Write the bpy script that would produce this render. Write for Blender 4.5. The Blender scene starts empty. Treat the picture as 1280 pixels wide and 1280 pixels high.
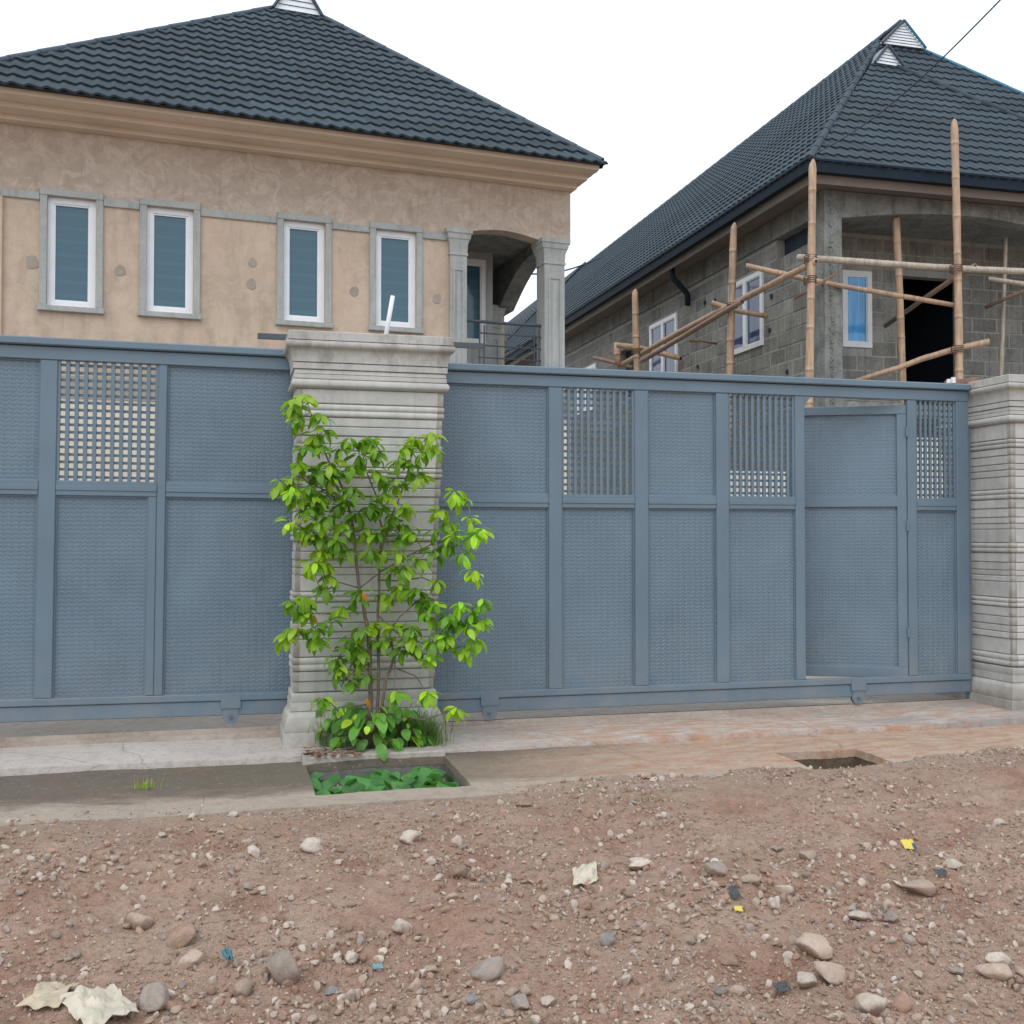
import bpy, bmesh, math, random
from mathutils import Vector, Matrix, noise, Euler
R = math.radians
random.seed(7)
S = bpy.context.scene
COL = S.collection

# ------------------------------------------------------------------ camera
FPX, YAW, PIT = 1350.0, R(14.5), R(1.32)
CAM = Vector((0, 0, 1.36))
FW = Vector((math.sin(YAW)*math.cos(PIT), math.cos(YAW)*math.cos(PIT), math.sin(PIT)))
RT = Vector((math.cos(YAW), -math.sin(YAW), 0))
UP = RT.cross(FW)
cd = bpy.data.cameras.new('camera')
cam = bpy.data.objects.new('camera', cd); COL.objects.link(cam)
m3 = Matrix((RT, UP, -FW)).transposed()
cam.matrix_world = Matrix.Translation(CAM) @ m3.to_4x4()
cd.sensor_width = 36; cd.sensor_fit = 'HORIZONTAL'; cd.lens = FPX/1280*36
cd.clip_start = 0.05; cd.clip_end = 3000
S.camera = cam

# ------------------------------------------------------------------ sky and sun (overcast)
SUN_EL, SUN_AZ = R(52), R(215)
W = bpy.data.worlds.new('World'); S.world = W; W.use_nodes = True
wt = W.node_tree; wt.nodes.clear()
wo = wt.nodes.new('ShaderNodeOutputWorld'); add = wt.nodes.new('ShaderNodeAddShader')
b1 = wt.nodes.new('ShaderNodeBackground'); b2 = wt.nodes.new('ShaderNodeBackground')
sky = wt.nodes.new('ShaderNodeTexSky'); sky.sky_type = 'NISHITA'; sky.sun_disc = False
sky.sun_elevation = SUN_EL; sky.sun_rotation = SUN_AZ
wt.links.new(sky.outputs[0], b1.inputs[0]); b1.inputs[1].default_value = 0.05
b2.inputs[0].default_value = (0.945, 0.985, 1.03, 1); b2.inputs[1].default_value = 1.0   # the closed cloud cover
wt.links.new(b1.outputs[0], add.inputs[0]); wt.links.new(b2.outputs[0], add.inputs[1]); wt.links.new(add.outputs[0], wo.inputs[0])
sd = bpy.data.lights.new('sun', 'SUN'); sd.energy = 1.0; sd.angle = R(35); sd.color = (1.0, 0.97, 0.93)
sun = bpy.data.objects.new('sun', sd); COL.objects.link(sun)
sdir = Vector((math.sin(SUN_AZ)*math.cos(SUN_EL), math.cos(SUN_AZ)*math.cos(SUN_EL), math.sin(SUN_EL)))
sun.rotation_euler = sdir.to_track_quat('Z', 'Y').to_euler(); sun.location = (0, -5, 20)
S.view_settings.view_transform = 'Standard'; S.view_settings.look = 'None'
S.view_settings.exposure = 0.14; S.view_settings.gamma = 1; S.view_settings.use_curve_mapping = False
S.cycles.max_bounces = 6

# ------------------------------------------------------------------ measuring helpers
def ray(px, py): return FW + RT*((px-640)/FPX) - UP*((py-640)/FPX)
def onX(px, py, X): d = ray(px, py); return CAM + d*(X/d.x)
def onY(px, py, Y): d = ray(px, py); return CAM + d*(Y/d.y)
def onZ(px, py, Z): d = ray(px, py); return CAM + d*((Z-CAM.z)/d.z)
def sstep(a, b, x):
    t = min(1, max(0, (x-a)/(b-a))); return t*t*(3-2*t)
def fbm(x, y, o=3, s=0.0): return noise.fractal(Vector((x+s, y-s, s*1.7)), 0.9, 2.1, o)
def ground_z(x, y):
    rise = sstep(2.6, 5.6, y)
    z = -0.235 + rise*0.185
    k = 1-sstep(4.9, 5.8, y)*0.75
    z += (0.055*fbm(x*0.8, y*0.8, 2, 3.1) + 0.036*fbm(x*2.4, y*2.4, 3, 8.3) + 0.017*fbm(x*8, y*8, 4, 1.7) + 0.007*fbm(x*26, y*26, 2, 4.4) + 0.030*(abs(noise.noise(Vector((x*3.4, y*3.4, 6.1))))-.2)+0.014*(abs(noise.noise(Vector((x*9, y*9, 2.1))))-.2))*k
    z += 0.03*sstep(3.2, 4.4, x)*sstep(4.2, 5.4, y)
    lip = 5.88 + (0.05+.09*sstep(.8, 2.2, x))*fbm(x*2.1, 2.2, 4) + 0.16*sstep(-0.1, -0.9, x)
    if x > 3.6: lip += 0.05*sstep(3.6, 5.0, x)
    if 3.3 < x < 4.04: lip = min(lip, 5.78)
    z += 0.022*sstep(5.2, 5.75, y)*sstep(1.0, 2.0, x)
    if y > lip: z -= 0.5*(y-lip)
    if y > 6.6: z = min(z, -0.42)
    return max(z, -0.45)
def onground(px, py):
    z = -0.15
    for i in range(12):
        p = onZ(px, py, z); z = 0.5*z + 0.5*ground_z(p.x, p.y)
    p = onZ(px, py, z); return Vector((p.x, p.y, ground_z(p.x, p.y)))

# ------------------------------------------------------------------ object helpers
def tag(o, label=None, cat=None, group=None, kind=None):
    if label: o['label'] = label
    if cat: o['category'] = cat
    if group: o['group'] = group
    if kind: o['kind'] = kind
    return o
def thing(name, label, cat, loc=(0, 0, 0), rz=0.0, group=None):
    o = bpy.data.objects.new(name, None); COL.objects.link(o)
    o.location = loc; o.rotation_euler = (0, 0, rz); o.empty_display_size = 0.2
    return tag(o, label, cat, group)
class MB:
    def __init__(s): s.v = []; s.f = []; s.mi = []; s.cur = 0
    def add(s, vs, fs):
        b = len(s.v); s.v += [tuple(v) for v in vs]
        s.f += [tuple(i+b for i in f) for f in fs]; s.mi += [s.cur]*len(fs)
    def box(s, x0, x1, y0, y1, z0, z1):
        s.add([(x0,y0,z0),(x1,y0,z0),(x1,y1,z0),(x0,y1,z0),(x0,y0,z1),(x1,y0,z1),(x1,y1,z1),(x0,y1,z1)],
              [(0,3,2,1),(4,5,6,7),(0,1,5,4),(1,2,6,5),(2,3,7,6),(3,0,4,7)])
    def cbox(s, x0, x1, y0, y1, z0, z1, c=0.004):          # box with its front (low-y) edges bevelled
        s.add([(x0,y1,z0),(x1,y1,z0),(x1,y1,z1),(x0,y1,z1),(x0,y0+c,z0),(x1,y0+c,z0),(x1,y0+c,z1),(x0,y0+c,z1),
               (x0+c,y0,z0+c),(x1-c,y0,z0+c),(x1-c,y0,z1-c),(x0+c,y0,z1-c)],
              [(0,3,2,1),(0,1,5,4),(1,2,6,5),(2,3,7,6),(3,0,4,7),(4,5,9,8),(5,6,10,9),(6,7,11,10),(7,4,8,11),(8,9,10,11)])
    def prism(s, poly, axis, a, b):      # poly of 2-d points in the other two axes, extruded along axis
        def P(u, w, t): return (t, u, w) if axis == 0 else ((u, t, w) if axis == 1 else (u, w, t))
        n = len(poly)
        s.add([P(u, w, a) for u, w in poly] + [P(u, w, b) for u, w in poly],
              [tuple(range(n))[::-1], tuple(range(n, 2*n))] + [(i, (i+1) % n, (i+1) % n+n, i+n) for i in range(n)])
    def tube(s, pts, rad, n=8, cap=True):
        pts = [Vector(p) for p in pts]; rings = []
        ref = None
        for i, p in enumerate(pts):
            t = (pts[min(i+1, len(pts)-1)]-pts[max(i-1, 0)]).normalized()
            if ref is None: ref = t.orthogonal().normalized()
            ref = (ref - t*ref.dot(t)).normalized(); bi = t.cross(ref)
            r = rad[i] if isinstance(rad, (list, tuple)) else rad
            rings.append([p + (ref*math.cos(2*math.pi*k/n)+bi*math.sin(2*math.pi*k/n))*r for k in range(n)])
        vs = [v for rg in rings for v in rg]; fs = []
        for i in range(len(pts)-1):
            for k in range(n): fs.append((i*n+k, i*n+(k+1) % n, (i+1)*n+(k+1) % n, (i+1)*n+k))
        if cap: fs += [tuple(range(n))[::-1], tuple(range((len(pts)-1)*n, len(pts)*n))]
        s.add(vs, fs)
    def mesh(s, name, mats, smooth=False):
        me = bpy.data.meshes.new(name); me.from_pydata(s.v, [], s.f)
        for m in (mats if isinstance(mats, (list, tuple)) else [mats]): me.materials.append(m)
        if any(s.mi): me.polygons.foreach_set('material_index', s.mi)
        if smooth: me.polygons.foreach_set('use_smooth', [True]*len(me.polygons))
        me.validate(); me.update(); return me
    def build(s, name, mats, parent=None, smooth=False):
        return put(name, s.mesh(name, mats, smooth), parent)
def put(name, me, parent=None, loc=None, rot=None):
    o = bpy.data.objects.new(name, me); COL.objects.link(o)
    if parent: o.parent = parent
    if loc is not None: o.location = loc
    if rot is not None: o.rotation_euler = rot
    return o
def angle_smooth(me, deg=35):
    me.polygons.foreach_set('use_smooth', [True]*len(me.polygons))
    bm = bmesh.new(); bm.from_mesh(me)
    for e in bm.edges:
        if len(e.link_faces) == 2 and e.calc_face_angle(0) > R(deg): e.smooth = False
    bm.to_mesh(me); bm.free()

# ------------------------------------------------------------------ materials
class NT:
    def __init__(s, name):
        s.m = bpy.data.materials.new(name); s.m.use_nodes = True; s.t = s.m.node_tree; s.t.nodes.clear()
        s.out = s.t.nodes.new('ShaderNodeOutputMaterial')
    def n(s, typ, _out=0, _set=None, **kw):
        nd = s.t.nodes.new('ShaderNode'+typ)
        for k, v in (_set or {}).items(): setattr(nd, k, v)
        for k, v in kw.items():
            key = int(k[1:]) if (k[0] == 'i' and k[1:].isdigit()) else k.replace('_', ' ')
            s.inp(nd, key, v)
        return nd.outputs[_out]
    def inp(s, nd, key, v):
        if isinstance(v, bpy.types.NodeSocket): s.t.links.new(v, nd.inputs[key])
        else:
            if isinstance(v, tuple) and len(v) == 3 and nd.inputs[key].type == 'RGBA': v = v+(1,)
            nd.inputs[key].default_value = v
    def pos(s): return s.n('NewGeometry', 0)
    def obj(s): return s.n('TexCoord', 3)
    def noise(s, vec, scale, detail=4, rough=0.55, dist=0.0):
        return s.n('TexNoise', 0, Vector=vec, Scale=scale, Detail=detail, Roughness=rough, Distortion=dist)
    def ramp(s, fac, stops):
        nd = s.t.nodes.new('ShaderNodeValToRGB'); s.t.links.new(fac, nd.inputs[0]); e = nd.color_ramp.elements
        while len(e) < len(stops): e.new(0.5)
        for i, (p, c) in enumerate(stops):
            e[i].position = p; e[i].color = (c, c, c, 1) if isinstance(c, (int, float)) else c+(1,)
        return nd.outputs[0]
    def mix(s, fac, a, b, mode='MIX'):
        nd = s.t.nodes.new('ShaderNodeMix'); nd.data_type = 'RGBA'; nd.blend_type = mode
        s.inp(nd, 0, fac); s.inp(nd, 6, a); s.inp(nd, 7, b); return nd.outputs[2]
    def math(s, op, a, b=0.0, c=0.0, clamp=False):
        nd = s.t.nodes.new('ShaderNodeMath'); nd.operation = op; nd.use_clamp = clamp
        s.inp(nd, 0, a); s.inp(nd, 1, b)
        if op in ('MULTIPLY_ADD', 'COMPARE'): s.inp(nd, 2, c)
        return nd.outputs[0]
    def sep(s, vec):
        nd = s.t.nodes.new('ShaderNodeSeparateXYZ'); s.t.links.new(vec, nd.inputs[0]); return nd.outputs
    def scale(s, vec, sc):
        nd = s.t.nodes.new('ShaderNodeMapping'); s.t.links.new(vec, nd.inputs[0]); nd.inputs['Scale'].default_value = sc; return nd.outputs[0]
    def bump(s, h, strength=0.5, dist=0.01, nrm=None):
        nd = s.t.nodes.new('ShaderNodeBump'); s.inp(nd, 'Strength', strength); s.inp(nd, 'Distance', dist); s.t.links.new(h, nd.inputs['Height'])
        if nrm is not None: s.t.links.new(nrm, nd.inputs['Normal'])
        return nd.outputs[0]
    def rng(s, v, a, b, c=0.0, d=1.0):
        nd = s.t.nodes.new('ShaderNodeMapRange'); nd.clamp = True
        s.inp(nd, 0, v); s.inp(nd, 1, a); s.inp(nd, 2, b); s.inp(nd, 3, c); s.inp(nd, 4, d); return nd.outputs[0]
    def end(s, color, rough=0.8, nrm=None, metal=0.0, spec=0.5, **kw):
        nd = s.t.nodes.new('ShaderNodeBsdfPrincipled')
        s.inp(nd, 'Base Color', color); s.inp(nd, 'Roughness', rough); s.inp(nd, 'Metallic', metal); s.inp(nd, 'Specular IOR Level', spec)
        if nrm is not None: s.t.links.new(nrm, nd.inputs['Normal'])
        for k, v in kw.items(): s.inp(nd, k.replace('_', ' '), v)
        s.t.links.new(nd.outputs[0], s.out.inputs[0]); s.bsdf = nd; return s.m

def random_tint(t, col, lo=0.85, hi=1.12):
    r = t.n('ObjectInfo', 5)
    v = t.rng(r, 0, 1, lo, hi)
    comb = t.n('CombineColor', 0, Red=v, Green=v, Blue=v)
    return t.mix(1.0, col, comb, 'MULTIPLY')

def m_paint(name, plate=False, base=(0.130, 0.190, 0.240)):
    t = NT(name); p = t.pos()
    n1 = t.noise(p, 1.7, 5, 0.6); n2 = t.noise(t.scale(p, (9, 9, 1.2)), 4, 4, 0.6)
    c = t.mix(t.ramp(n1, [(0.35, 0), (0.7, 1)]), base, tuple(b*0.86 for b in base))
    c = t.mix(t.math('MULTIPLY', t.ramp(n2, [(0.55, 0), (0.8, 1)]), 0.22), c, tuple(b*1.35 for b in base))
    x, y, z = t.sep(p)
    dust = t.math('MULTIPLY', t.rng(z, 0.8, 0.10), t.ramp(t.noise(p, 5, 6, 0.7), [(0.36, 0), (0.7, 1)]))
    c = t.mix(t.math('MULTIPLY', dust, 0.5), c, (0.26, 0.24, 0.22))
    fine = t.noise(p, 90, 3)
    nrm = t.bump(fine, 0.12, 0.002)
    rough = t.rng(t.noise(p, 3.1, 4), 0.3, 0.7, 0.36, 0.52)
    if plate:
        u = t.math('MULTIPLY', x, 1/0.0235); w = t.math('MULTIPLY', z, 1/0.028)
        fu = t.math('FLOOR', u); fw_ = t.math('FLOOR', w)
        par = t.math('MODULO', t.math('ADD', fu, 1000.0), 2.0)
        sg = t.math('SUBTRACT', t.math('MULTIPLY', par, 2.0), 1.0)
        lu = t.math('MULTIPLY', t.math('SUBTRACT', t.math('SUBTRACT', u, fu), 0.5), sg)
        lw = t.math('SUBTRACT', t.math('SUBTRACT', w, fw_), 0.5)
        a = t.math('MULTIPLY', t.math('ADD', lu, t.math('MULTIPLY', lw, 0.8)), 1.35); b = t.math('MULTIPLY', t.math('SUBTRACT', t.math('MULTIPLY', lu, 0.8), lw), 4.2)
        d = t.math('SQRT', t.math('ADD', t.math('MULTIPLY', a, a), t.math('MULTIPLY', b, b)))
        h = t.rng(d, 1.0, 0.45)
        big = t.noise(t.scale(p, (1, 1, 0.6)), 1.4, 2)
        nrm = t.bump(h, 0.7, 0.005, t.bump(big, 0.8, 0.08, nrm))
        c = t.mix(t.math('MULTIPLY', h, 0.3), c, tuple(b_*1.5 for b_ in base))  # raised marks made paler: a highlight painted into the plate colour
        rough = t.rng(t.noise(p, 2.3, 3), 0.3, 0.7, 0.24, 0.40)
    return t.end(c, rough, nrm)
def m_concrete(name, c1, c2, c3, scale=1.0, streak=0.5, bump=0.4, tint=False):
    t = NT(name); p = t.pos()
    n1 = t.noise(p, 1.3*scale, 6, 0.65); n2 = t.noise(p, 11*scale, 5, 0.6); n3 = t.noise(p, 95, 3, 0.6)
    st = t.noise(t.scale(p, (7, 7, 0.5)), 2.2, 5, 0.65)
    c = t.mix(t.ramp(n1, [(0.35, 0), (0.68, 1)]), c1, c2)
    c = t.mix(t.math('MULTIPLY', t.ramp(n2, [(0.45, 0), (0.75, 1)]), 0.5), c, c3)
    c = t.mix(t.math('MULTIPLY', t.ramp(st, [(0.5, 0), (0.72, 1)]), streak), c, tuple(v*0.55 for v in c2))
    c = t.mix(t.math('MULTIPLY', t.ramp(n3, [(0.6, 0), (0.8, 1)]), 0.3), c, tuple(v*0.6 for v in c1))
    if 'moulded' in name:
        zz = t.sep(p)[2]; nz = t.noise(p, 4.5, 6, 0.7)
        mud = t.math('MULTIPLY', t.rng(zz, 0.42, 0.0), t.ramp(nz, [(0.35, 0), (0.62, 1)]))
        c = t.mix(t.math('MULTIPLY', mud, 0.75), c, (0.25, 0.205, 0.16))
        cov = t.math('MULTIPLY', t.rng(zz, 2.42, 2.52), t.ramp(t.noise(t.scale(p, (3, 3, 1.2)), 3.5, 6, 0.72), [(0.46, 0), (0.62, 1)]))
        c = t.mix(t.math('MULTIPLY', cov, 0.55), c, (0.21, 0.195, 0.17))
    if tint: c = random_tint(t, c, 0.8 if 'block' in name else 0.9, 1.2 if 'block' in name else 1.08)
    nr = t.bump(n3, bump*0.6, 0.004, t.bump(n2, bump, 0.012))
    return t.end(c, 0.88, nr, spec=0.3)
def m_plaster(name):
    t = NT(name); p = t.obj(); x, y, z = t.sep(p)
    n1 = t.noise(p, 0.9, 6, 0.6, 0.6); n2 = t.noise(p, 3.2, 7, 0.7, 1.6); n3 = t.noise(p, 60, 3)
    peach = t.mix(t.ramp(n1, [(0.3, 0), (0.7, 1)]), (0.57, 0.45, 0.34), (0.49, 0.375, 0.28))
    stain = t.noise(t.scale(p, (3, 3, 0.8)), 1.1, 5, 0.6)
    low = t.math('MULTIPLY', t.ramp(stain, [(0.44, 0), (0.62, 1)]), t.rng(z, 4.6, 3.5, 0.35, 0.85))
    peach = t.mix(low, peach, (0.36, 0.285, 0.215))
    upper = t.mix(t.ramp(n1, [(0.3, 0), (0.7, 1)]), (0.455, 0.37, 0.295), (0.38, 0.30, 0.235))
    sw = t.ramp(n2, [(0.5, 0), (0.57, 1), (0.66, 0)])
    upper = t.mix(t.math('MULTIPLY', sw, 0.4), upper, (0.66, 0.58, 0.49))
    c = t.mix(t.rng(z, 4.95, 5.0), peach, upper)
    drip = t.math('MULTIPLY', t.ramp(t.noise(t.scale(p, (5, 5, 0.6)), 2.0, 5, 0.7), [(0.52, 0), (0.68, 1)]), t.rng(z, 4.3, 4.93, 0.0, 0.7))
    c = t.mix(drip, c, (0.33, 0.27, 0.21))
    sw2 = t.ramp(t.noise(p, 1.7, 5, 0.6, 1.0), [(0.62, 0), (0.72, 1)])
    c = t.mix(t.math('MULTIPLY', sw2, 0.45), c, (0.36, 0.30, 0.24))
    bl = t.noise(p, 6.5, 6, 0.7, 0.8)
    c = t.mix(t.math('MULTIPLY', t.ramp(bl, [(0.42, 0), (0.62, 1)]), 0.28), c, (0.66, 0.56, 0.46))
    c = t.mix(t.math('MULTIPLY', t.ramp(t.noise(p, 2.6, 6, 0.65), [(0.56, 0), (0.68, 1)]), 0.38), c, (0.33, 0.25, 0.185))
    c = t.mix(t.rng(z, 3.1, 3.0), c, (0.66, 0.58, 0.47))
    nr = t.bump(n3, 0.3, 0.004, t.bump(n2, 0.35, 0.02))
    return t.end(c, 0.85, nr, spec=0.3)
def m_flat(name, col, rough=0.7, var=0.12, scale=6, bump=0.1, metal=0.0, tint=False, **kw):
    t = NT(name); p = t.obj()
    n = t.noise(p, scale, 5, 0.6)
    c = t.mix(t.ramp(n, [(0.3, 0), (0.7, 1)]), tuple(v*(1+var) for v in col), tuple(v*(1-var) for v in col))
    if tint: c = random_tint(t, c)
    return t.end(c, rough, t.bump(t.noise(p, scale*12, 3), bump, 0.004), metal, **kw)
def m_tile(name):
    t = NT(name); p = t.pos()
    n = t.noise(p, 2.2, 5, 0.6); g = t.noise(p, 130, 2)
    c = t.mix(t.ramp(n, [(0.3, 0), (0.7, 1)]), (0.021, 0.037, 0.050), (0.033, 0.052, 0.067))
    c = t.mix(t.math('MULTIPLY', t.ramp(g, [(0.5, 0), (0.75, 1)]), 0.35), c, (0.07, 0.11, 0.14))
    c = random_tint(t, c, 0.72, 1.25)
    return t.end(c, 0.72, t.bump(g, 0.5, 0.004), spec=0.4)
def m_dirt(name):
    t = NT(name); p = t.pos(); x, y, z = t.sep(p)
    n1 = t.noise(p, 1.6, 6, 0.7); n2 = t.noise(p, 5, 6, 0.75); n3 = t.noise(p, 34, 5, 0.7); n4 = t.noise(p, 150, 3, 0.6)
    c = t.mix(t.ramp(n1, [(0.35, 0), (0.65, 1)]), (0.385, 0.235, 0.165), (0.47, 0.335, 0.255))
    red = t.ramp(t.noise(p, 2.1, 5, 0.6), [(0.55, 0), (0.7, 1)])
    c = t.mix(t.math('MULTIPLY', red, 0.75), c, (0.25, 0.115, 0.07))
    c = t.mix(t.math('MULTIPLY', t.ramp(n2, [(0.5, 0), (0.72, 1)]), 0.6), c, (0.42, 0.33, 0.26))
    c = t.mix(t.math('MULTIPLY', t.ramp(n3, [(0.51, 0), (0.68, 1)]), 0.55), c, (0.185, 0.11, 0.075))  # fine dark mottle here and below: shade among stones put into the colour
    c = t.mix(t.math('MULTIPLY', t.ramp(t.noise(p, 11, 6, 0.75), [(0.52, 0), (0.68, 1)]), 0.45), c, (0.21, 0.13, 0.092))
    dp = t.ramp(t.noise(p, 1.9, 5, 0.62, 0.4), [(0.52, 0), (0.64, 1)])
    c = t.mix(t.math('MULTIPLY', dp, 0.45), c, (0.54, 0.40, 0.315))
    c = t.mix(t.math('MULTIPLY', t.ramp(n4, [(0.56, 0), (0.75, 1)]), 0.6), c, (0.50, 0.42, 0.35))
    c = t.mix(t.math('MULTIPLY', t.rng(y, 5.2, 5.9), 0.45), c, (0.44, 0.36, 0.29))
    nr = t.bump(n4, 0.8, 0.008, t.bump(n3, 1.0, 0.028))
    return t.end(c, 0.93, nr, spec=0.2)
def m_drive(name, kind):
    t = NT(name); p = t.pos(); x, y, z = t.sep(p)
    n1 = t.noise(p, 1.1, 6, 0.65); n2 = t.noise(t.scale(p, (2.0, 6.5, 1)), 2.0, 6, 0.65, 0.5); n3 = t.noise(p, 70, 4, 0.65)
    if kind == 'light':
        c = t.mix(t.ramp(n1, [(0.3, 0), (0.7, 1)]), (0.60, 0.565, 0.525), (0.50, 0.455, 0.415))
        rm = t.math('MULTIPLY', t.ramp(n2, [(0.38, 0), (0.58, 1)]), t.rng(x, 1.2, 2.6, 0.12, 1.0))
        c = t.mix(rm, c, (0.50, 0.315, 0.22))
        c = t.mix(t.math('MULTIPLY', t.rng(y, 7.2, 7.5), t.rng(x, 0.8, 1.8, 0.12, 0.5)), c, (0.38, 0.30, 0.25))
        blue = t.math('MULTIPLY', t.rng(x, 3.9, 4.8), t.ramp(t.noise(t.scale(p, (1, 3, 1)), 1.3, 5), [(0.42, 0), (0.6, 1)]))
        c = t.mix(t.math('MULTIPLY', blue, 0.7), c, (0.30, 0.31, 0.31))
    elif kind == 'dark':
        c = t.mix(t.ramp(n1, [(0.3, 0), (0.7, 1)]), (0.20, 0.165, 0.13), (0.29, 0.235, 0.185))
        moss = t.math('MULTIPLY', t.rng(t.math('ADD', y, t.math('MULTIPLY', n2, 0.5)), 6.28, 6.44), t.rng(x, 1.9, 0.9))
        c = t.mix(t.math('MULTIPLY', moss, 0.9), c, (0.15, 0.125, 0.096))
        rt_ = t.rng(x, 1.1, 2.6)
        c = t.mix(rt_, c, t.mix(t.ramp(n2, [(0.4, 0), (0.65, 1)]), (0.48, 0.37, 0.28), (0.43, 0.245, 0.155)))
        bk = t.math('MULTIPLY', t.math('MULTIPLY', t.rng(y, 6.45, 6.85), t.rng(x, 3.0, 1.6)), t.rng(x, 1.0, 1.5))
        c = t.mix(t.math('MULTIPLY', bk, 0.75), c, (0.13, 0.11, 0.09))
        edge = t.rng(t.math('ADD', y, t.math('MULTIPLY', n2, 0.3)), 6.20, 6.10)
        c = t.mix(t.math('MULTIPLY', edge, 0.75), c, (0.44, 0.37, 0.30))
    else:
        c = t.mix(t.ramp(n1, [(0.3, 0), (0.7, 1)]), (0.46, 0.43, 0.39), (0.38, 0.34, 0.30))
    gr = t.ramp(n3, [(0.5, 0), (0.72, 1)])
    mid = t.noise(p, 13, 6, 0.75)
    c = t.mix(t.math('MULTIPLY', t.ramp(mid, [(0.46, 0), (0.64, 1)]), 0.42), c, t.mix(0.55, c, (0.09, 0.075, 0.06)))
    c = t.mix(t.math('MULTIPLY', t.ramp(t.noise(p, 28, 5, 0.7), [(0.58, 0), (0.7, 1)]), 0.35), c, (0.56, 0.52, 0.47))
    c = t.mix(t.math('MULTIPLY', gr, 0.4), c, t.mix(0.5, c, (0.12, 0.10, 0.08)))
    cr = t.n('TexVoronoi', 0, {'feature': 'DISTANCE_TO_EDGE'}, Vector=t.mix(0.12, p, t.n('TexNoise', 1, Vector=p, Scale=2.0)), Scale=0.55)
    c = t.mix(t.math('MULTIPLY', t.rng(cr, 0.0025, 0.0), 0.45), c, (0.1, 0.085, 0.07))
    return t.end(c, 0.9, t.bump(n3, 0.7, 0.008, t.bump(mid, 0.5, 0.02)), spec=0.25)
def m_bamboo(name, col):
    t = NT(name); p = t.obj()
    n = t.noise(t.scale(p, (14, 14, 1.6)), 2, 5, 0.6)
    c = t.mix(t.ramp(n, [(0.35, 0), (0.7, 1)]), col, tuple(v*0.55 for v in col))
    c = t.mix(t.math('MULTIPLY', t.ramp(t.noise(p, 3.7, 5, 0.7), [(0.48, 0), (0.7, 1)]), 0.55), c, (0.24, 0.19, 0.15))
    return t.end(c, 0.6, t.bump(n, 0.3, 0.004))
def m_leaf(name, c1, c2):
    t = NT(name); p = t.pos()
    c = t.mix(t.ramp(t.noise(p, 9, 3), [(0.35, 0), (0.65, 1)]), c1, c2)
    c = random_tint(t, c, 0.62, 1.3)
    d = t.n('BsdfPrincipled', 0, Base_Color=c, Roughness=0.42)
    tr = t.n('BsdfTranslucent', 0, Color=t.mix(1.0, c, (1.35, 1.45, 0.6), 'MULTIPLY'))
    ms = t.t.nodes.new('ShaderNodeMixShader'); ms.inputs[0].default_value = 0.42
    t.t.links.new(d, ms.inputs[1]); t.t.links.new(tr, ms.inputs[2]); t.t.links.new(ms.outputs[0], t.out.inputs[0])
    return t.m
def m_glass(name, col, stripes=0.0, curtain=False):
    t = NT(name); p = t.obj(); x, y, z = t.sep(p)
    c = col
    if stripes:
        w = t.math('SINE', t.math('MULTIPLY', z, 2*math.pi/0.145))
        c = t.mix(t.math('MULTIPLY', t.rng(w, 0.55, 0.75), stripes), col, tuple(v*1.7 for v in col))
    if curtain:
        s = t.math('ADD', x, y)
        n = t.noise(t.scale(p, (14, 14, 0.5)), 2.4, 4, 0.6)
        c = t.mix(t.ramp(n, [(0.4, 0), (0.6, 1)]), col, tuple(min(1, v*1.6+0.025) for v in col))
    nr = t.bump(t.noise(p, 1.6, 2), 0.12, 0.02)
    return t.end(c, 0.07, nr, spec=0.6)
def m_stone(name, c1, c2):
    t = NT(name); p = t.obj()
    n = t.noise(p, 9, 6, 0.65); n2 = t.noise(p, 60, 4, 0.6)
    c = t.mix(t.ramp(n, [(0.35, 0), (0.65, 1)]), c1, c2)
    c = t.mix(t.math('MULTIPLY', t.ramp(n2, [(0.5, 0), (0.7, 1)]), 0.4), c, tuple(v*0.6 for v in c1))
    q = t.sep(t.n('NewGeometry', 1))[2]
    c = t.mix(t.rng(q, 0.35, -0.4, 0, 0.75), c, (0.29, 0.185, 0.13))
    c = t.mix(t.math('MULTIPLY', t.ramp(t.noise(p, 3.1, 5, 0.7), [(0.45, 0), (0.62, 1)]), 0.55), c, (0.40, 0.29, 0.22))
    c = random_tint(t, c, 0.85, 1.15)
    return t.end(c, 0.9, t.bump(n2, 0.5, 0.004, t.bump(n, 0.5, 0.01)), spec=0.25)

M = {}
M['paint'] = m_paint('blue_grey_gate_paint')
M['plate'] = m_paint('blue_grey_chequer_plate', True)
M['pillar'] = m_concrete('pale_moulded_concrete', (0.49, 0.49, 0.465), (0.40, 0.40, 0.375), (0.57, 0.57, 0.545), 1.2, 0.28, 0.3, True)
M['mortar'] = m_concrete('brown_mortar', (0.36, 0.34, 0.305), (0.29, 0.27, 0.24), (0.42, 0.40, 0.36), 1.5, 0.3, 0.6)
M['trim'] = m_concrete('grey_cement_trim', (0.40, 0.415, 0.40), (0.32, 0.335, 0.32), (0.47, 0.48, 0.465), 2.0, 0.45, 0.3)
M['patch'] = m_concrete('grey_cement_patch', (0.38, 0.33, 0.275), (0.30, 0.26, 0.215), (0.44, 0.38, 0.32), 2.0, 0.2, 0.5)
M['plaster'] = m_plaster('tan_wall_plaster')
M['cornice'] = m_flat('tan_cornice_paint', (0.62, 0.505, 0.39), 0.8, 0.09, 1.5, 0.1)
M['tile'] = m_tile('slate_blue_roof_tile')
M['deck'] = m_flat('dark_roof_underlay', (0.02, 0.028, 0.035), 0.8)
M['capm'] = m_flat('blue_ridge_metal', (0.03, 0.052, 0.075), 0.5)
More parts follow.
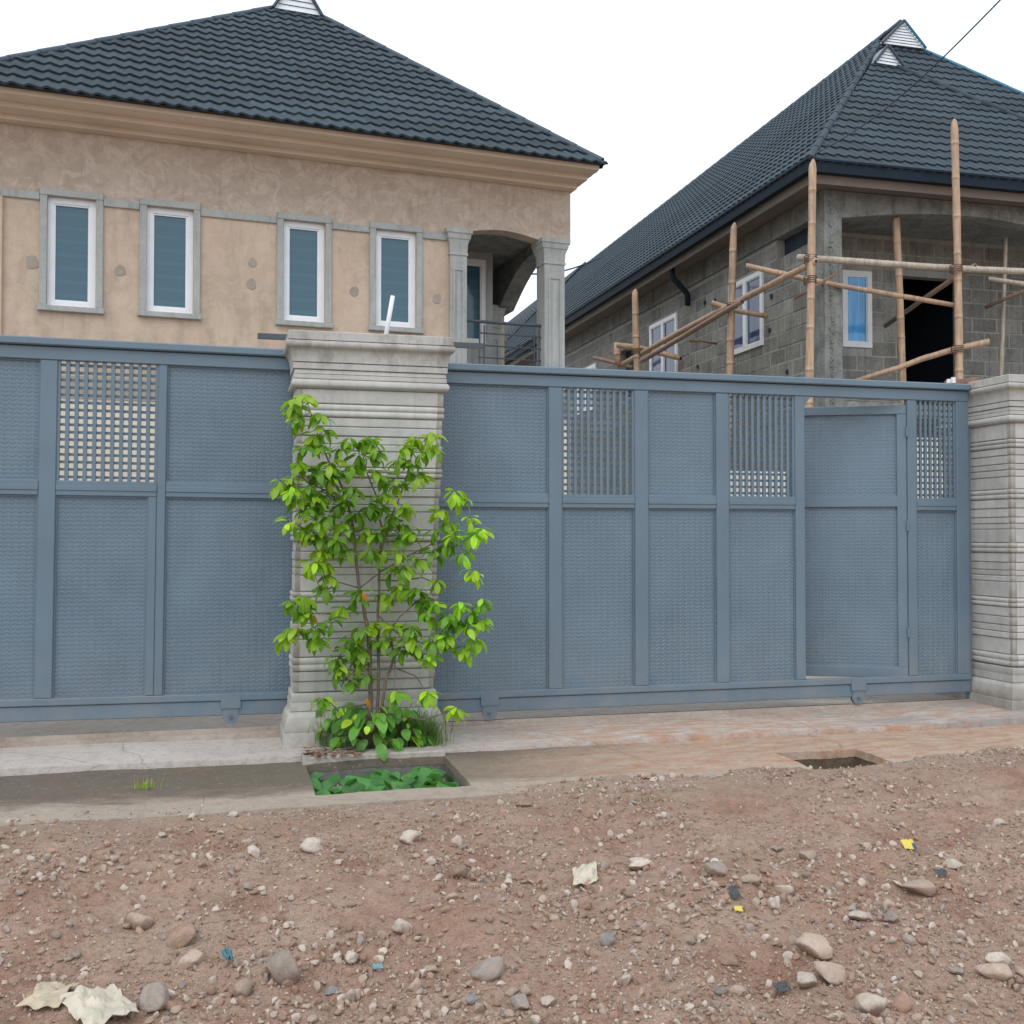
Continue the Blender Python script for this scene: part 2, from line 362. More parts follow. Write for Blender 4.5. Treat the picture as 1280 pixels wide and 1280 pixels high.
M['blueedge'] = m_flat('bright_blue_ridge_metal', (0.03, 0.16, 0.26), 0.5)
M['vent'] = m_flat('pale_vent_slats', (0.72, 0.78, 0.81), 0.5, 0.05)
M['ventdark'] = m_flat('vent_shadow_board', (0.24, 0.28, 0.32), 0.7)
M['white'] = m_flat('white_window_frame', (0.78, 0.80, 0.82), 0.35, 0.04)
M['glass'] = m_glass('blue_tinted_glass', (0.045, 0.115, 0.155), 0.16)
M['glass2'] = m_glass('bright_blue_window_film', (0.07, 0.30, 0.60), 0.0, True)
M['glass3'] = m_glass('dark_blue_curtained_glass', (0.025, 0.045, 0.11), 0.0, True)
M['block'] = m_concrete('grey_sandcrete_block', (0.27, 0.27, 0.245), (0.17, 0.175, 0.158), (0.42, 0.41, 0.38), 2.6, 0.6, 1.0, True)
M['joint'] = m_concrete('grey_block_mortar', (0.38, 0.38, 0.35), (0.28, 0.28, 0.26), (0.45, 0.44, 0.41), 2.2, 0.5, 0.8)
M['raw'] = m_concrete('raw_stained_concrete', (0.27, 0.28, 0.265), (0.13, 0.14, 0.13), (0.38, 0.385, 0.36), 3.4, 0.6, 1.0)
M['soffit'] = m_flat('brown_soffit_board', (0.155, 0.128, 0.102), 0.8, 0.1, 2)
M['gutter'] = m_flat('dark_blue_gutter', (0.012, 0.021, 0.032), 0.7, spec=0.15)
M['dark'] = m_flat('painted_interior_shade', (0.03, 0.042, 0.06), 0.9)  # near-black tone puts the shade of rooms and holes into the colour
M['bamboo'] = m_bamboo('tan_bamboo', (0.55, 0.375, 0.245))
M['bamboopale'] = m_bamboo('weathered_pale_bamboo', (0.52, 0.45, 0.36))
M['bamboodark'] = m_bamboo('brown_bamboo', (0.33, 0.215, 0.15))
M['steel'] = m_flat('dark_grey_railing_steel', (0.055, 0.07, 0.085), 0.45)
M['rust'] = m_flat('rusty_wheel_steel', (0.13, 0.12, 0.12), 0.6)
M['clod'] = m_stone('dried_mud_clod', (0.36, 0.245, 0.18), (0.28, 0.175, 0.125))
M['dirt'] = m_dirt('reddish_brown_dirt')
M['drive'] = m_drive('pale_driveway_concrete', 'light')
M['slab'] = m_drive('stained_drain_slab_concrete', 'dark')
M['yard'] = m_drive('compound_concrete', 'yard')
M['pitwall'] = m_concrete('grey_drain_wall', (0.20, 0.195, 0.18), (0.13, 0.125, 0.115), (0.26, 0.25, 0.23), 2, 0.5, 0.8)
M['mesh'] = m_flat('galvanised_grate', (0.36, 0.38, 0.38), 0.5)
M['soil'] = m_flat('dark_wet_soil', (0.03, 0.024, 0.018), 0.95)
M['bark'] = m_flat('brown_bark', (0.17, 0.125, 0.095), 0.85, 0.25, 20, 0.5)
M['leafA'] = m_leaf('bright_yellow_green_leaf', (0.50, 0.72, 0.05), (0.38, 0.62, 0.04))
M['leafB'] = m_leaf('mid_green_leaf', (0.37, 0.62, 0.04), (0.27, 0.53, 0.035))
M['leafC'] = m_leaf('deep_green_leaf', (0.22, 0.45, 0.035), (0.15, 0.35, 0.03))
M['leafO'] = m_leaf('orange_dying_leaf', (0.72, 0.30, 0.03), (0.60, 0.20, 0.03))
M['weed'] = m_leaf('broad_green_weed_leaf', (0.17, 0.40, 0.06), (0.12, 0.32, 0.05))
M['creep'] = m_leaf('bluish_green_creeper_leaf', (0.15, 0.37, 0.10), (0.085, 0.26, 0.085))
M['grass'] = m_leaf('green_grass', (0.22, 0.40, 0.09), (0.16, 0.31, 0.07))
M['litter'] = m_flat('dry_brown_leaf', (0.20, 0.09, 0.055), 0.8, 0.3)
M['s_beige'] = m_stone('beige_stone', (0.47, 0.375, 0.30), (0.36, 0.28, 0.22))
M['s_pale'] = m_stone('pale_stone', (0.58, 0.515, 0.44), (0.46, 0.39, 0.325))
M['s_grey'] = m_stone('grey_stone', (0.36, 0.315, 0.275), (0.27, 0.23, 0.20))
M['s_brown'] = m_stone('brown_stone', (0.32, 0.22, 0.16), (0.25, 0.165, 0.115))
M['s_pink'] = m_stone('pinkish_stone', (0.44, 0.28, 0.21), (0.36, 0.23, 0.17))
M['s_slate'] = m_stone('blue_grey_stone', (0.28, 0.28, 0.275), (0.20, 0.205, 0.205))
M['pvc'] = m_flat('white_plastic', (0.72, 0.73, 0.73), 0.35, 0.05)
M['bag'] = m_flat('cream_plastic_sheet', (0.52, 0.47, 0.37), 0.45, 0.12, 14, 0.4)
M['bagbrown'] = m_flat('soiled_plastic_sheet', (0.45, 0.38, 0.27), 0.5, 0.2, 14, 0.4)
M['yellow'] = m_flat('yellow_sachet', (0.62, 0.49, 0.07), 0.4)
M['navy'] = m_flat('navy_print', (0.03, 0.05, 0.16), 0.4)
M['teal'] = m_flat('teal_shard', (0.05, 0.15, 0.17), 0.3)
M['bluebit'] = m_flat('blue_plastic', (0.13, 0.26, 0.31), 0.4)
M['black'] = m_flat('black_plastic', (0.05, 0.055, 0.06), 0.5)
M['cable'] = m_flat('black_cable', (0.02, 0.03, 0.045), 0.6)
M['mud'] = m_concrete('muddy_drain_wall', (0.15, 0.115, 0.075), (0.09, 0.07, 0.045), (0.22, 0.17, 0.12), 2, 0.5, 1.0)
M['track'] = m_concrete('brown_shaded_track', (0.42, 0.36, 0.31), (0.30, 0.235, 0.19), (0.50, 0.45, 0.40), 2, 0.2, 0.8)  # concrete toned browner to put the shade under the gate beam into its colour
M['rope'] = m_flat('brown_binding_twine', (0.16, 0.10, 0.07), 0.9, 0.3, 20)
M['wood'] = m_flat('weathered_brown_wood', (0.25, 0.15, 0.10), 0.8, 0.3, 12, 0.3)
M['cream'] = m_concrete('cream_rendered_wall', (0.70, 0.68, 0.62), (0.60, 0.57, 0.50), (0.74, 0.72, 0.67), 1.0, 0.2, 0.2)

# ------------------------------------------------------------------ ground, driveway, drain slab
def grid_sheet(name, xs, ys, zf, mat, holes=(), skirt=0.0, smooth=True):
    vs = []; fs = []; nx, ny = len(xs), len(ys)
    for y in ys:
        for x in xs: vs.append((x, y, zf(x, y)))
    def inhole(x, y): return any(a < x < b and c < y < d for a, b, c, d in holes)
    keep = {}
    for j in range(ny-1):
        for i in range(nx-1):
            if inhole((xs[i]+xs[i+1])/2, (ys[j]+ys[j+1])/2): continue
            keep[(i, j)] = 1; fs.append((j*nx+i, j*nx+i+1, (j+1)*nx+i+1, (j+1)*nx+i))
    if skirt:
        low = {}
        def lo(k):
            if k not in low:
                v = vs[k]; low[k] = len(vs); vs.append((v[0], v[1], v[2]-skirt))
            return low[k]
        for (i, j) in list(keep):
            for (di, dj, a, b) in ((0, -1, (i, j), (i+1, j)), (1, 0, (i+1, j), (i+1, j+1)), (0, 1, (i+1, j+1), (i, j+1)), (-1, 0, (i, j+1), (i, j))):
                if (i+di, j+dj) not in keep:
                    k1 = a[1]*nx+a[0]; k2 = b[1]*nx+b[0]; fs.append((k2, k1, lo(k1), lo(k2)))
    me = bpy.data.meshes.new(name); me.from_pydata(vs, [], fs); me.materials.append(mat)
    if smooth: me.polygons.foreach_set('use_smooth', [True]*len(me.polygons))
    me.update()
    if skirt: angle_smooth(me, 40)
    return put(name, me)
def axis(spans):
    out = []
    for a, b, n in spans: out += [a+(b-a)*i/n for i in range(n)]
    out.append(spans[-1][1]); return out
xs = axis([(-600, -40, 5), (-40, -6, 8), (-6, -2.2, 30), (-2.2, 5.6, 430), (5.6, 9, 40), (9, 40, 10), (40, 600, 5)])
ys = axis([(-600, -30, 5), (-30, 0, 10), (0, 2.4, 24), (2.4, 6.3, 235), (6.3, 7.5, 8), (7.5, 60, 10), (60, 900, 6)])
def gz(x, y):
    if y > 60 or abs(x) > 40: return -0.45
    return ground_z(x, y)
tag(grid_sheet('ground', xs, ys, gz, M['dirt']), 'reddish brown stony dirt road in front of the gates', kind='structure')
H1 = (0.44, 1.30, 5.93, 6.72); H2 = (3.38, 3.96, 5.84, 6.32)
def slab_z(x, y): return -0.028 + 0.012*fbm(x*1.1, y*1.5, 3, 5) + 0.004*fbm(x*9, y*9, 2, 2) - 0.012*(1-sstep(5.75, 6.1, y))
def snap(vals, targets):
    vals = list(vals)
    for t in targets:
        k = min(range(len(vals)), key=lambda i: abs(vals[i]-t)); vals[k] = t
    return sorted(set(vals))
sx = snap(axis([(-14, -2, 40), (-2, 5.4, 160), (5.4, 20, 40)]), [0.44, 1.30, 3.38, 3.96])
sy = snap(axis([(5.72, 6.845, 26)]), [5.93, 6.72, 5.84, 6.32])
tag(grid_sheet('pavement', sx, sy, slab_z, M['slab'], (H1, H2), 0.05), 'stained rough concrete slab over the roadside drain', kind='structure')
def drive_z(x, y): return 0.004 + 0.006*fbm(x*0.9, y*0.9, 3, 9) - 0.004*(1-sstep(6.86, 7.0, y)) + 0.012*sstep(0.2, -1.0, x) + 0.02*sstep(4.6, 5.9, x)
dx = axis([(-14, -2, 30), (-2, 6.5, 120), (6.5, 20, 30)])
dy = axis([(6.85, 7.70, 14)])
tag(grid_sheet('driveway', dx, dy, drive_z, M['drive'], (), 0.10), 'pale concrete driveway apron with red dirt stains', kind='structure')
tag(grid_sheet('courtyard', axis([(-30, 40, 28)]), axis([(7.70, 70, 30)]), lambda x, y: 0.028, M['yard']), 'pale concrete yard behind the gates', kind='structure')
mb = MB()
for a, b in ((-8, 0.36), (1.40, 5.83)):
    zz = 0.045 if a < 0 else 0.022
    mb.box(a, b, 7.50, 7.66, 0.0, zz); mb.box(a, b, 7.572, 7.588, zz-0.002, zz+0.022)
tag(mb.build('gate_track', M['track']), 'low concrete strip with a steel rail under the sliding gates', 'gate track')
# open drain boxes
for (a, b, c, d), zb in ((H1, -0.62), (H2, -0.5)):
    mb = MB()
    mb.box(a-.1, a-0.003, c, d, zb, -.05); mb.box(b+0.003, b+.1, c, d, zb, -.05)
    mb.box(a-.1, b+.1, d+.003, d+.1, zb, -.05); mb.box(a-.1, b+.1, c-.1, c-.003, zb, -.08)
    mb.box(a-.1, b+.1, c-.1, d+.1, zb-.06, zb)
    tag(mb.build('drain_channel', M['pitwall'] if a < 1 else M['mud']), 'grey concrete walls of the grated drain opening' if a < 1 else 'muddy brown walls of the open drain hole at right', kind='structure')
mb = MB(); mb.cbox(0.42, 1.31, 6.735, 6.90, -0.10, 0.013, 0.006)
tag(mb.build('kerb_block', M['yard']), 'pale cement strip between the weeds and the grated drain opening', 'kerb')
g = thing('drain_grate', 'galvanised mesh grate set low in the open drain by the pillar', 'drain grate', (0.87, 6.32, -0.17))
bar = MB(); bar.box(-.43, .43, -.004, .004, -.006, .006); bme = bar.mesh('long_bar', M['mesh'])
for i in range(8): put('long_bar', bme, g, (0, -.36+i*.103, 0))
bar = MB(); bar.box(-.004, .004, -.385, .385, -.006, .006); bme = bar.mesh('cross_bar', M['mesh'])
for i in range(15): put('cross_bar', bme, g, (-.42+i*.06, 0, 0.009))

# ------------------------------------------------------------------ sliding gates
GY = 7.56
def frame_member(name, root, x0, x1, z0, z1, y0=0.0, y1=0.05, c=0.005, mat='paint'):
    mb = MB(); mb.cbox(x0, x1, y0, y1, z0, z1, c); return mb.build(name, M[mat], root)
def plate(root, x0, x1, z0, z1, y=0.028, name='panel'):
    mb = MB(); mb.box(x0, x1, y, y+0.006, z0, z1); p = mb.build(name, M['plate'], root)
    w = 0.010
    mb = MB()
    mb.box(x0, x1, y-0.010, y-0.001, z1-w, z1); mb.box(x0, x1, y-0.010, y-0.001, z0, z0+w)
    mb.box(x0, x0+w, y-0.010, y-0.001, z0+w, z1-w); mb.box(x1-w, x1, y-0.010, y-0.001, z0+w, z1-w)
    mb.build('bead', M['paint'], p); return p
def lattice(root, x0, x1, z0, z1, nv, nh):
    pitch = (x1-x0)/(nv+0.25); w = pitch*0.46
    b = MB(); b.cbox(-w/2, w/2, 0, 0.02, z0, z1, 0.002); me = b.mesh('upright_bar', M['paint'])
    for i in range(nv+1): put('upright_bar', me, root, (x0+pitch*(i+0.1), 0.012, 0))
    h = (z1-z0)/nh
    b = MB(); b.box(x0, x1, 0, 0.016, -h*0.18, h*0.18); me = b.mesh('crossbar', M['paint'])
    for i in range(nh): put('crossbar', me, root, (0, 0.034, z0+h*(i+0.5)))
def wheel_unit(root, x, z):
    mb = MB(); mb.box(x-.065, x+.065, -0.012, 0.06, z-.045, z+.05); mb.prism([(x-.05, z-.045), (x-.055, z-.11), (x-.03, z-.15), (x+.03, z-.15), (x+.055, z-.11), (x+.05, z-.045)], 1, -0.004, 0.004)
    br = mb.build('wheel_bracket', M['paint'], root)
    mb = MB(); n = 20
    mb.prism([(x+0.048*math.cos(2*math.pi*k/n), z-.105+0.048*math.sin(2*math.pi*k/n)) for k in range(n)], 1, 0.008, 0.036)
    mb.prism([(x+0.013*math.cos(2*math.pi*k/8), z-.105+0.013*math.sin(2*math.pi*k/8)) for k in range(8)], 1, -0.014, -0.004)
    mb.build('wheel', M['rust'], br)
ZT, ZB = 2.60, 0.105
def rails(root, x0, x1):
    frame_member('top_cap', root, x0, x1, 2.548, ZT, -0.035, 0.06, 0.008)
    frame_member('top_rail', root, x0, x1, 2.458, 2.545, -0.004, 0.05)
    frame_member('bottom_rail', root, x0, x1, 0.205, 0.252, -0.008, 0.05)
    frame_member('base_beam', root, x0, x1, ZB, 0.203, 0.004, 0.055)
gate = thing('sliding_gate', 'wide blue grey steel gate right of the middle pillar, its small door ajar', 'gate', (0, GY, 0), 0, 'blue grey sliding gates')
rails(gate, 1.02, 5.79)
X = lambda px, py=700: onY(px, py, GY).x
stiles = [(X(686), X(703)), (X(794), X(811)), (X(896), X(912)), (X(995), X(1007))]
for a, b in stiles: frame_member('stile', gate, a, b, 0.252, 2.458, 0.0, 0.05)
frame_member('stile', gate, 1.02, 1.08, 0.252, 2.458)
frame_member('stile', gate, X(1136), X(1147), 0.252, 2.458)
frame_member('stile', gate, X(1197), 5.79, 0.252, 2.458, -0.002, 0.05)
bays = [(1.08, stiles[0][0], 'p'), (stiles[0][1], stiles[1][0], 'l'), (stiles[1][1], stiles[2][0], 'p'), (stiles[2][1], stiles[3][0], 'l'), (X(1147), X(1197), 'l')]
for i, (a, b, k) in enumerate(bays):
    frame_member('mid_rail', gate, a, b, 1.572, 1.672, 0.002, 0.05)
    frame_member('mid_rail', gate, a, b, 1.606, 1.640, -0.004, 0.001, 0.003)
    plate(gate, a, b, 0.252, 1.572)
    if k == 'p': plate(gate, a, b, 1.672, 2.458)
    else: lattice(gate, a, b, 1.672, 2.458, 11 if i < 4 else 8, 16)
for px in (612, 1073): wheel_unit(gate, X(px, 880), 0.20)
# small door swung inward, hinged at the right
HX = X(1136)-0.004; dw = 0.93
mb = MB(); dr = mb
mb.cbox(-dw, 0, 0, 0.045, 2.345, 2.415); mb.cbox(-dw, 0, 0, 0.045, 0.235, 0.32); mb.cbox(-dw, 0, 0, 0.045, 1.60, 1.69)
mb.cbox(-dw, -dw+.06, 0.001, 0.044, 0.32, 2.345); mb.cbox(-0.075, 0, 0.001, 0.044, 0.32, 2.345)
door = mb.build('door', M['paint'], gate); door.location = (HX, 0.012, 0); door.rotation_euler = (0, 0, R(-24)); door['label'] = 'small wicket door of the gate, standing slightly open inward'
for z0, z1 in ((0.32, 1.60), (1.69, 2.345)):
    mb = MB(); mb.box(-dw+.06, -.075, .024, .030, z0, z1); mb.build('panel', M['plate'], door)
mb = MB(); mb.tube([(-.80, .021, .34), (-.798, .021, .62), (-.803, .021, .80), (-.80, .021, 1.10)], .0022, 5); mb.build('scratch', M['pvc'], door)
for z in (0.6, 1.45, 2.2):
    mb = MB(); mb.tube([(0.003, -0.012, z-.04), (0.003, -0.012, z+.04)], 0.011, 8); mb.build('hinge', M['paint'], door)
mb = MB(); mb.prism([(stiles[3][1], 2.458), (stiles[3][1], 2.40), (stiles[3][1]+.02, 2.41), (stiles[3][1]+.06, 2.458)], 1, 0.004, 0.04)
mb.build('corner_brace', M['paint'], gate)
lg = thing('sliding_gate', 'blue grey steel gate left of the middle pillar, showing beige wall through its bars', 'gate', (0, GY, 0.05), 0, 'blue grey sliding gates')
lg.rotation_euler = (0, R(0.45), 0)
rails(lg, -4.9, 0.92)
LS = [(-3.62, -3.52), (-2.75, -2.65), (X(42)-.75, X(42)-.65), (X(44), X(66)), (X(193), X(204))]
for a, b in LS + [(-4.9, -4.82), (0.84, 0.92)]: frame_member('stile', lg, a, b, 0.252, 2.458)
lb = [(-4.82, -3.62, 'p'), (-3.52, -2.75, 'l'), (-2.65, LS[2][0], 'p'), (LS[2][1], LS[3][0], 'p'), (LS[3][1], LS[4][0], 'l'), (LS[4][1], 0.84, 'p')]
for a, b, k in lb:
    frame_member('mid_rail', lg, a, b, 1.572, 1.672, 0.002, 0.05)
    frame_member('mid_rail', lg, a, b, 1.606, 1.640, -0.004, 0.001, 0.003)
    b2 = b
    if k == 'l': frame_member('stile', lg, b-.055, b-.001, 0.252, 1.572, 0.002, 0.05); b2 = b-.055
    plate(lg, a, b2, 0.252, 1.572)
    if k == 'p': plate(lg, a, b, 1.672, 2.458)
    else: lattice(lg, a, b, 1.672, 2.458, 11, 16)
wheel_unit(lg, X(288, 890), 0.20); wheel_unit(lg, -3.2, 0.20)
mb = MB(); mb.box(5.795, 5.83, GY+0.03, GY+0.075, 0.03, 2.25); tag(mb.build('gate_stop_post', M['paint']), 'narrow blue steel post between the gate end and the right pillar', 'post')
p1 = onY(322, 419, 7.66); mb = MB(); mb.box(p1.x, X(608), 7.65, 7.70, p1.z-.02, p1.z+.014)
bq = mb.build('guide_bar', M['steel']); tag(bq, 'grey steel guide bar sticking out both sides behind the middle pillar top', 'steel bar')

# ------------------------------------------------------------------ moulded concrete pillars
def bead_profile(z0, z1, n, out):
    pts = []
    h = (z1-z0)/n
    for k in range(n):
        for i in range(6):
            a = math.pi*i/5; pts.append((z0+k*h+h/2-h/2*0.94*math.cos(a), 0.004+out*math.sin(a)))
    return pts
def plain_profile(z0, z1, out=0.0, c=0.005): return [(z0, out-c), (z0+c, out), (z1-c, out), (z1, out-c)]
def courses(zb, zt, rnd):
    out = []; z = zt; k = 0
    pat = [('p', .108), ('b', .082), ('p', .066), ('p', .062), ('p', .050), ('p', .052)]
    while z > zb+0.03:
        typ, h = pat[k % 6]; h *= rnd.uniform(.85, 1.15); k += 1
        z0 = max(zb, z-h)
        if z0-zb < 0.03: z0 = zb
        if typ == 'b': out.append(bead_profile(z0+.002, z-.002, 2, 0.011))
        else: out.append(plain_profile(z0+.002, z-.002, rnd.uniform(-0.002, 0.009)))
        z = z0
    return out
def pillar(label, xa, xb, xat, xbt, ya, yb, capb, seed):
    rnd = random.Random(seed)
    root = thing('gate_pillar', label, 'pillar', ((xa+xb)/2, ya, 0), 0, 'moulded concrete gate pillars')
    ox, oy = (xa+xb)/2, ya
    zb = 0.35
    def X0(z): return xa+(xat-xa)*min(1, max(0, (z-zb)/(capb-zb)))-ox
    def X1(z): return xb+(xbt-xb)*min(1, max(0, (z-zb)/(capb-zb)))-ox
    D = yb-ya
    base = [(-0.03, .066), (.095, .064), (.10, .052), (.105, .056), (.15, .052), (.19, .04), (.225, .022), (.228, .012), (.234, .02), (.285, .018), (.288, .008), (.294, .014), (.338, .012), (.345, .0)]
    cap = [(0, .002), (.006, .018), (.014, .030), (.028, .036), (.045, .034), (.058, .024), (.062, .012), (.066, .020), (.092, .020), (.095, .012), (.098, .017), (.122, .015), (.125, .006), (.129, .024), (.166, .026), (.169, .010), (.174, .026), (.20, .028), (.235, .036), (.262, .052), (.268, .064), (.29, .072), (.305, .066), (.309, .048), (.314, .058), (.366, .060), (.372, .046)]
    cap = [(capb+a, b) for a, b in cap]
    cs = courses(zb, capb, rnd)
    mid = []
    for c in sorted(cs, key=lambda c: c[0][0]): mid += [(c[0][0]-.002, -0.008)] + [(z, o-0.005) for z, o in c] + [(c[-1][0]+.002, -0.008)]
    core = base + mid + cap
    mb = MB(); vs = []
    for z, o in core: vs += [(X0(z)-o, -o, z), (X1(z)+o, -o, z), (X1(z)+o, D+o, z), (X0(z)-o, D+o, z)]
    fs = [(3, 2, 1, 0), tuple(range(len(vs)-4, len(vs)))]
    for i in range(len(core)-1):
        for k in range(4): fs.append((i*4+k, i*4+(k+1) % 4, i*4+4+(k+1) % 4, i*4+4+k))
    # split into core / base / cap meshes
    def seg(name, lo, hi, mat):
        vv = vs[lo*4:hi*4]; n = hi-lo
        ff = [(3, 2, 1, 0), tuple(range(n*4-4, n*4))]
        for i in range(n-1):
            for k in range(4): ff.append((i*4+k, i*4+(k+1) % 4, i*4+4+(k+1) % 4, i*4+4+k))
        q = MB(); q.add(vv, ff); o = q.build(name, mat, root); angle_smooth(o.data, 50); return o
    nb, nm = len(base), len(mid)
    seg('plinth', 0, nb, M['pillar']); seg('core', nb, nb+nm, M['mortar']); seg('capital', nb+nm, len(core), M['pillar'])
    IN = 0.038
    for c in cs:
        for face in ('f', 'l', 'r', 'b'):
            vv = []; lm = len(c)
            for z, o in c:
                if face == 'f': q = [(X0(z)+IN, -o, z), (X1(z)-IN, -o, z), (X1(z)-IN, 0.02, z), (X0(z)+IN, 0.02, z)]
                elif face == 'b': q = [(X1(z)-IN, D+o, z), (X0(z)+IN, D+o, z), (X0(z)+IN, D-.02, z), (X1(z)-IN, D-.02, z)]
                elif face == 'l': q = [(X0(z)-o, D-IN, z), (X0(z)-o, IN, z), (X0(z)+.02, IN, z), (X0(z)+.02, D-IN, z)]
                else: q = [(X1(z)+o, IN, z), (X1(z)+o, D-IN, z), (X1(z)-.02, D-IN, z), (X1(z)-.02, IN, z)]
                vv += q
            ff = [(3, 2, 1, 0), tuple(range(lm*4-4, lm*4))]
            for i in range(lm-1):
                for k in range(4): ff.append((i*4+k, i*4+(k+1) % 4, i*4+4+(k+1) % 4, i*4+4+k))
            q = MB(); q.add(vv, ff); o = q.build('course', M['pillar'], root); angle_smooth(o.data, 40)
    return root
pillar('grey moulded concrete gate pillar in the middle, behind the leafy shrub', 0.385, 1.31, 0.40, 1.37, 7.15, 7.50, 2.33, 1)
pillar('grey moulded concrete gate pillar at the right edge, beside the gate end', 5.865, 6.95, 5.865, 6.95, 7.16, 8.0, 2.25, 2)

# ------------------------------------------------------------------ roof tiles
def tile_face(O, e, u, poly, parent, rh=0.245, pw=1.28, per=0.16, lim=300, name='roof_tile', amp=0.0125, seedoff=0.0):
    """O: eave corner; e along the eave, u up the slope; poly: convex outline in (s,t). One piece per panel of one row."""
    O, e, u = Vector(O), Vector(e).normalized(), Vector(u).normalized(); n = e.cross(u).normalized()
    smin = min(p[0] for p in poly); smax = max(p[0] for p in poly); tmax = max(p[1] for p in poly)
    cx = sum(p[0] for p in poly)/len(poly); cy = sum(p[1] for p in poly)/len(poly)
    count = 0; stuff = bmesh.new(); row = 0; t = -0.04
    while t < tmax:
        off = (row % 2)*pw*0.5
        s = smin-off-0.2
        while s < smax:
            bm = bmesh.new(); ns = int(round(pw/per*8))
            grid = []
            for j, (tt, h) in enumerate(((t, 0.006), (t, 0.030), (t+rh*0.14, 0.032), (t+rh, 0.006))):
                rowv = []
                for i in range(ns+1):
                    ss = s+pw*i/ns; ph = 2*math.pi*(ss+seedoff)/per
                    w = amp*(math.cos(ph)*0.8+0.25*math.cos(2*ph+0.8))
                    tj = tt + (0.010*math.sin(ph) if j < 3 else 0)
                    rowv.append(bm.verts.new(O+e*ss+u*tj+n*(h+w+0.012)))
                grid.append(rowv)
            for j in range(3):
                for i in range(ns): bm.faces.new((grid[j][i], grid[j][i+1], grid[j+1][i+1], grid[j+1][i]))
            m = len(poly)
            for i in range(m):
                a = Vector(poly[i]); b = Vector(poly[(i+1) % m])
                if abs(a.y-b.y) < 1e-6 and a.y < 0.01: continue
                d = (b-a).normalized(); nn = Vector((d.y, -d.x))
                if nn.dot(Vector((cx, cy))-a) > 0: nn = -nn
                w3 = e*nn.x+u*nn.y
                bmesh.ops.bisect_plane(bm, geom=bm.verts[:]+bm.edges[:]+bm.faces[:], plane_co=O+e*a.x+u*a.y, plane_no=w3, clear_outer=True)
                if not bm.faces: break
            if bm.faces:
                mid = O+e*(s+pw/2)+u*t
                me = bpy.data.meshes.new(name)
                if count < lim:
                    bm.to_mesh(me); me.materials.append(M['tile']); me.polygons.foreach_set('use_smooth', [True]*len(me.polygons))
                    angle_smooth(me, 50); put(name, me, parent); count += 1
                else:
                    bm.to_mesh(me); stuff.from_mesh(me); bpy.data.meshes.remove(me)
            bm.free(); s += pw
        t += rh; row += 1
    if stuff.faces:
        me = bpy.data.meshes.new('far_roof_tiles'); stuff.to_mesh(me); me.materials.append(M['tile'])
        angle_smooth(me, 50); o = put(name, me, parent); o['kind'] = 'stuff'
    stuff.free(); return count
def ridge_caps(a, b, parent, r=0.075, mat='capm', seg=0.42):
    a, b = Vector(a), Vector(b); L = (b-a).length; n = max(1, int(L/seg)); d = (b-a)/n
    pts = [Vector((0, 0, 0)), d*0.9, d*1.08]
    mb = MB(); mb.tube([d*0.0, d*1.06], [r, r*0.86], 10); me = mb.mesh('ridge_cap', M[mat]); angle_smooth(me, 50)
    for k in range(n): put('ridge_cap', me, parent, a+d*k)
def window(parent, s0, s1, z0, z1, y, glass, mull=0, fw=0.06, dy=0.0, axis='x', surround=None, frame_mat='white'):
    """a window in a wall facing -y (axis x) or facing -x (axis y: s runs along y)"""
    def B(mb, a, b, d0, d1, c, d):
        if axis == 'x': mb.box(a, b, d0, d1, c, d)
        else: mb.box(d0, d1, a, b, c, d)
    mb = MB(); w = fw
    B(mb, s0, s1, y, y+.06, z1-w, z1); B(mb, s0, s1, y, y+.06, z0, z0+w)
    B(mb, s0, s0+w, y+.001, y+.059, z0+w, z1-w); B(mb, s1-w, s1, y+.001, y+.059, z0+w, z1-w)
    for k in range(mull):
        c = s0+(s1-s0)*(k+1)/(mull+1); B(mb, c-.05, c+.05, y-.004, y+.055, z0+w, z1-w)
    # inner sash
    q = w+.018
    B(mb, s0+w, s1-w, y+.012, y+.05, z1-q, z1-w); B(mb, s0+w, s1-w, y+.012, y+.05, z0+w, z0+q)
    B(mb, s0+w, s0+q, y+.012, y+.05, z0+q, z1-q); B(mb, s1-q, s1-w, y+.012, y+.05, z0+q, z1-q)
    f = mb.build('window', M[frame_mat], parent)
    mb = MB(); B(mb, s0+w, s1-w, y+.03, y+.038, z0+w, z1-w); mb.build('pane', M[glass], f)
    return f

# ------------------------------------------------------------------ tan two-storey house (left)
h1 = thing('two_storey_house', 'tan plastered two storey house with slate roof behind the left gate', 'house', (-1.67, 12.3, 0), R(6))
SL, SR, DN = -7.0, 5.80, 13.0
WINS = [(-0.255, 0.225, 3.815, 4.985), (0.745, 1.235, 3.825, 4.985), (2.225, 2.70, 3.83, 4.985), (3.30, 3.79, 3.84, 4.985)]
def wall_with_holes(parent, a, b, z0, z1, y0, y1, holes, mat, name='wall', axis='x'):
    mb = MB()
    def B(p, q, c, d):
        if q-p < 1e-4 or d-c < 1e-4: return
        if axis == 'x': mb.box(p, q, y0, y1, c, d)
        else: mb.box(y0, y1, p, q, c, d)
    x = a
    for (p, q, c, d) in sorted(holes):
        B(x, p, z0, z1); B(p, q, z0, c); B(p, q, d, z1); x = q
    B(x, b, z0, z1)
    return mb.build(name, mat, parent)
wall = wall_with_holes(h1, SL, 4.36, 0, 5.78, 0, 0.22, WINS, M['plaster'])
mb = MB()
pts = [(4.36, 5.78), (4.36, 5.075), (4.50, 5.085)]
for i in range(9):
    s = 4.50+(5.40-4.50)*i/8; pts.append((s, 5.055+0.075*math.sin(math.pi*min(1, 0.12+i/8*0.9))))
pts += [(5.42, 5.04), (5.80, 5.04), (5.80, 5.78)]
